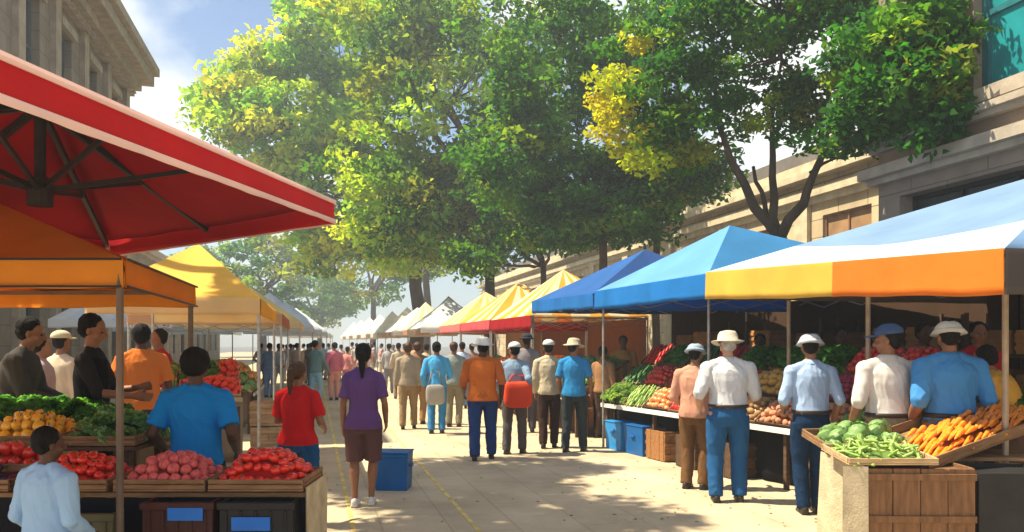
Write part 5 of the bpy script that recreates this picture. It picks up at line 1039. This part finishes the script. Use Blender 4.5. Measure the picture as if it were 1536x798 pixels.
# -------- stalls farther along the right side
RT2, o2, a2_, b2d, slot2 = stand('sloped display stand under the orange striped tents past the long stand', (1.12, 14.6), (-.55, 20.5), .70, 1.40, 1.1, skirt=(.10, .05, .03))
g2 = [(LET, .22, PLG, 'lettuce'), (CAB, .18, PG, 'cabbage'), (DGR, .2, PG, 'leafy bunch'), (ORA, .15, POR, 'orange fruit'), (TOM, .14, PRD, 'red tomato'), (SQU, .15, PTN, 'tan squash')]
L2 = a2_.length
for i, (me_, sz, core, nm) in enumerate(g2):
    for j in range(2):
        f = slot2(L2 * i / 6 + .03, L2 * (i + 1) / 6 - .03, .04 + .54 * j, .04 + .54 * j + .46); tray(f'tray of {plu(nm)}, {["front", "back"][j]} row of stand under orange striped tents', f, .05, WOOD, slats=1, pad=.012)
        heap(me_, f, .12, sz, f'{nm} in {["front", "back"][j]} row of stand under orange striped tents', f'{nm}s in the {["front", "back"][j]} row under the striped tents', core, sq=.75)
RT3, o3, a3_, b3d, slot3 = stand('sloped display stand under the yellow tents in the haze', (-.75, 21.2), (-2.4, 27.5), .70, 1.3, 1.1, skirt=(.12, .06, .04))
for i in range(4):
    f = slot3(a3_.length * i / 4 + .05, a3_.length * (i + 1) / 4 - .05, .05, 1.0); me_, sz, core, nm = g2[(3, 1, 5, 0)[i]]; tray(f'wooden tray of {nm}s on the stand under the yellow tents', f, .05, WOOD, slats=1); heap(me_, f, .15, sz * 1.3, f'{nm} on the hazy stand under the yellow tents', f'{nm}s under the yellow tents', core, sq=.85)
# -------- left stall with melons under the yellow peaked tent
RT4, o4, a4_, b4d, slot4 = stand('sloped display stand of melons and red fruit under the yellow peaked tent', (-5.35, 10.9), (-3.85, 11.5), .92, 1.38, .95, flip=-1, skirt=(.30, .24, .16), inset=.06, edge=(.45, .42, .3))
MEL = m_melon(); L4 = a4_.length
for (a0, a1, me_, sz, core, nm, d0, d1) in ((.02, .45, MEL, .24, PG, 'striped watermelon', .03, .5), (.02, .45, CAB, .2, PG, 'pale cabbage', .53, .92), (.48, .98, TOM, .13, PRD, 'pinkish red tomato', .03, .45), (.48, .8, DGR, .2, PG, 'green leafy bunch', .5, .92), (.82, .98, RPEP, .12, PRD, 'red bell pepper', .5, .92)):
    f = slot4(L4 * a0, L4 * a1, d0, d1); tray(f'wooden tray of {nm}s on the melon stand', f, .06, PWOOD, slats=1, pad=.008); heap(me_, f, .13, sz, f'{nm} on the melon stand under the yellow peaked tent', f'{nm}s on the melon stand', core, sq=.8)
wood_box('pale wooden crate on the ground at the street end of the melon stand', -3.60, 11.9, .5, .4, .5, PWOOD, R(14)); wood_box('brown wooden crate under the melon stand', -4.4, 10.98, .5, .35, .45, WOOD, R(20))
c = wood_box('pale crate standing on another at the street end of the melon stand', -3.62, 11.9, .46, .38, .36, PWOOD, R(10), z=.505)
RT5, o5, a5_, b5d, slot5 = stand('hazy display stand under the russet and cream tent', (-4.9, 15.2), (-5.7, 18.4), .75, 1.3, .95, flip=-1, skirt=(.30, .24, .2), edge=(.5, .45, .4))
for i in range(3):
    f = slot5(a5_.length * i / 3 + .05, a5_.length * (i + 1) / 3 - .05, .05, .9); me_, sz, core, nm = g2[(i * 2 + 1) % 6]; tray(f'wooden tray of {nm}s under the russet and cream tent', f, .05, PWOOD, slats=1); heap(me_, f, .15, sz * 1.3, f'{nm} on the stand under the russet and cream tent', f'{nm}s under the russet tent', core, sq=.85)
# platforms the vendors stand on
def pallet(label, X, Y, w_, d, h, rz=0):
    c = empty('wooden_pallet', (X, Y, 0), rz, label, 'pallet'); b = MB(); nb = int(d / .14)
    for k in range(nb): b.box((-w_ / 2, -d / 2 + d * k / nb, h - .022), (w_ / 2, -d / 2 + d * (k + .85) / nb, h - .001))
    b.build('deck', WOOD, c)
    for s in (-1, 0, 1): MB().box((s * (w_ / 2 - .05) - .04, -d / 2, 0), (s * (w_ / 2 - .05) + .04, d / 2, h - .024)).build('runner', WOOD, c)
pallet('low wooden pallet under the black-aproned man', px(138, 0, 6.65).x, 6.65, .9, .5, .17); pallet('low wooden pallet under the charcoal-shirted man', px(12, 0, 7.0).x, 7.0, .8, .5, .12)
pallet('low wooden pallet under the orange-shirted vendor', -3.88, 8.45, 1.0, .8, .12)
# the orange-red bag of the person in the street
def bag(label, P, w_, d, h, col, rz, strap=.35):
    c = empty('bag', P, rz, label, 'bag'); b = MB(); b.ball((0, 0, 0), (w_ / 2, d / 2, h / 2), 24, 16, fn=lambda p, th, ph: Vector((math.copysign(abs(p.x) ** .45, p.x), math.copysign(abs(p.y) ** .6, p.y), math.copysign(abs(p.z) ** .5, p.z))) * (1 + .04 * noise.noise(p * 3)))
    b.build('pouch', cloth(col), c, True); s = MB(); s.tube([(-w_ * .35, 0, h * .42), (-w_ * .2, 0, h * .5 + strap * .8), (w_ * .2, 0, h * .5 + strap * .8), (w_ * .35, 0, h * .42)], .014, 8); s.build('strap', cloth(tuple(x * .6 for x in col)), c, True); return c
bx, by = gp(771, 680); p = px(777, 592, by - .22); bag('big orange-red bag carried in the middle of the street', p, .44, .22, .40, (.66, .07, .03), R(8), .12)
bx, by = gp(655, 650); p = px(653, 592, by - .24); bag('pale grey bag slung behind the bright blue shirt', p, .36, .18, .38, (.34, .32, .28), R(4), .3)
# extra inner poles of the light blue tent
for (u, Y, z) in ((1183, 9.9, 2.75), (1302, 8.0, 2.5)):
    q = px(u, 500, Y); mb = MB(); mb.tube([(q.x - r1.location.x, q.y - r1.location.y, 0), (q.x - r1.location.x, q.y - r1.location.y, z)], .024, 8); mb.build('pole', MATS[('tent_pole', (0.36, 0.28, 0.20))], r1)
# ------------------------------------------------------------------ haze
hz = MB().box((-262, -22, -1.2), (262, 425, 28)).build('haze', None); hz.data.materials.clear()
m = bpy.data.materials.new('haze'); m.use_nodes = True; m.node_tree.nodes.clear(); o = m.node_tree.nodes.new('ShaderNodeOutputMaterial'); v = m.node_tree.nodes.new('ShaderNodeVolumePrincipled')
v.inputs['Color'].default_value = (.80, .90, 1, 1); v.inputs['Density'].default_value = HAZE; v.inputs['Anisotropy'].default_value = .35; m.node_tree.links.new(v.outputs[0], o.inputs['Volume']); hz.data.materials.append(m); tag(hz, kind='stuff')
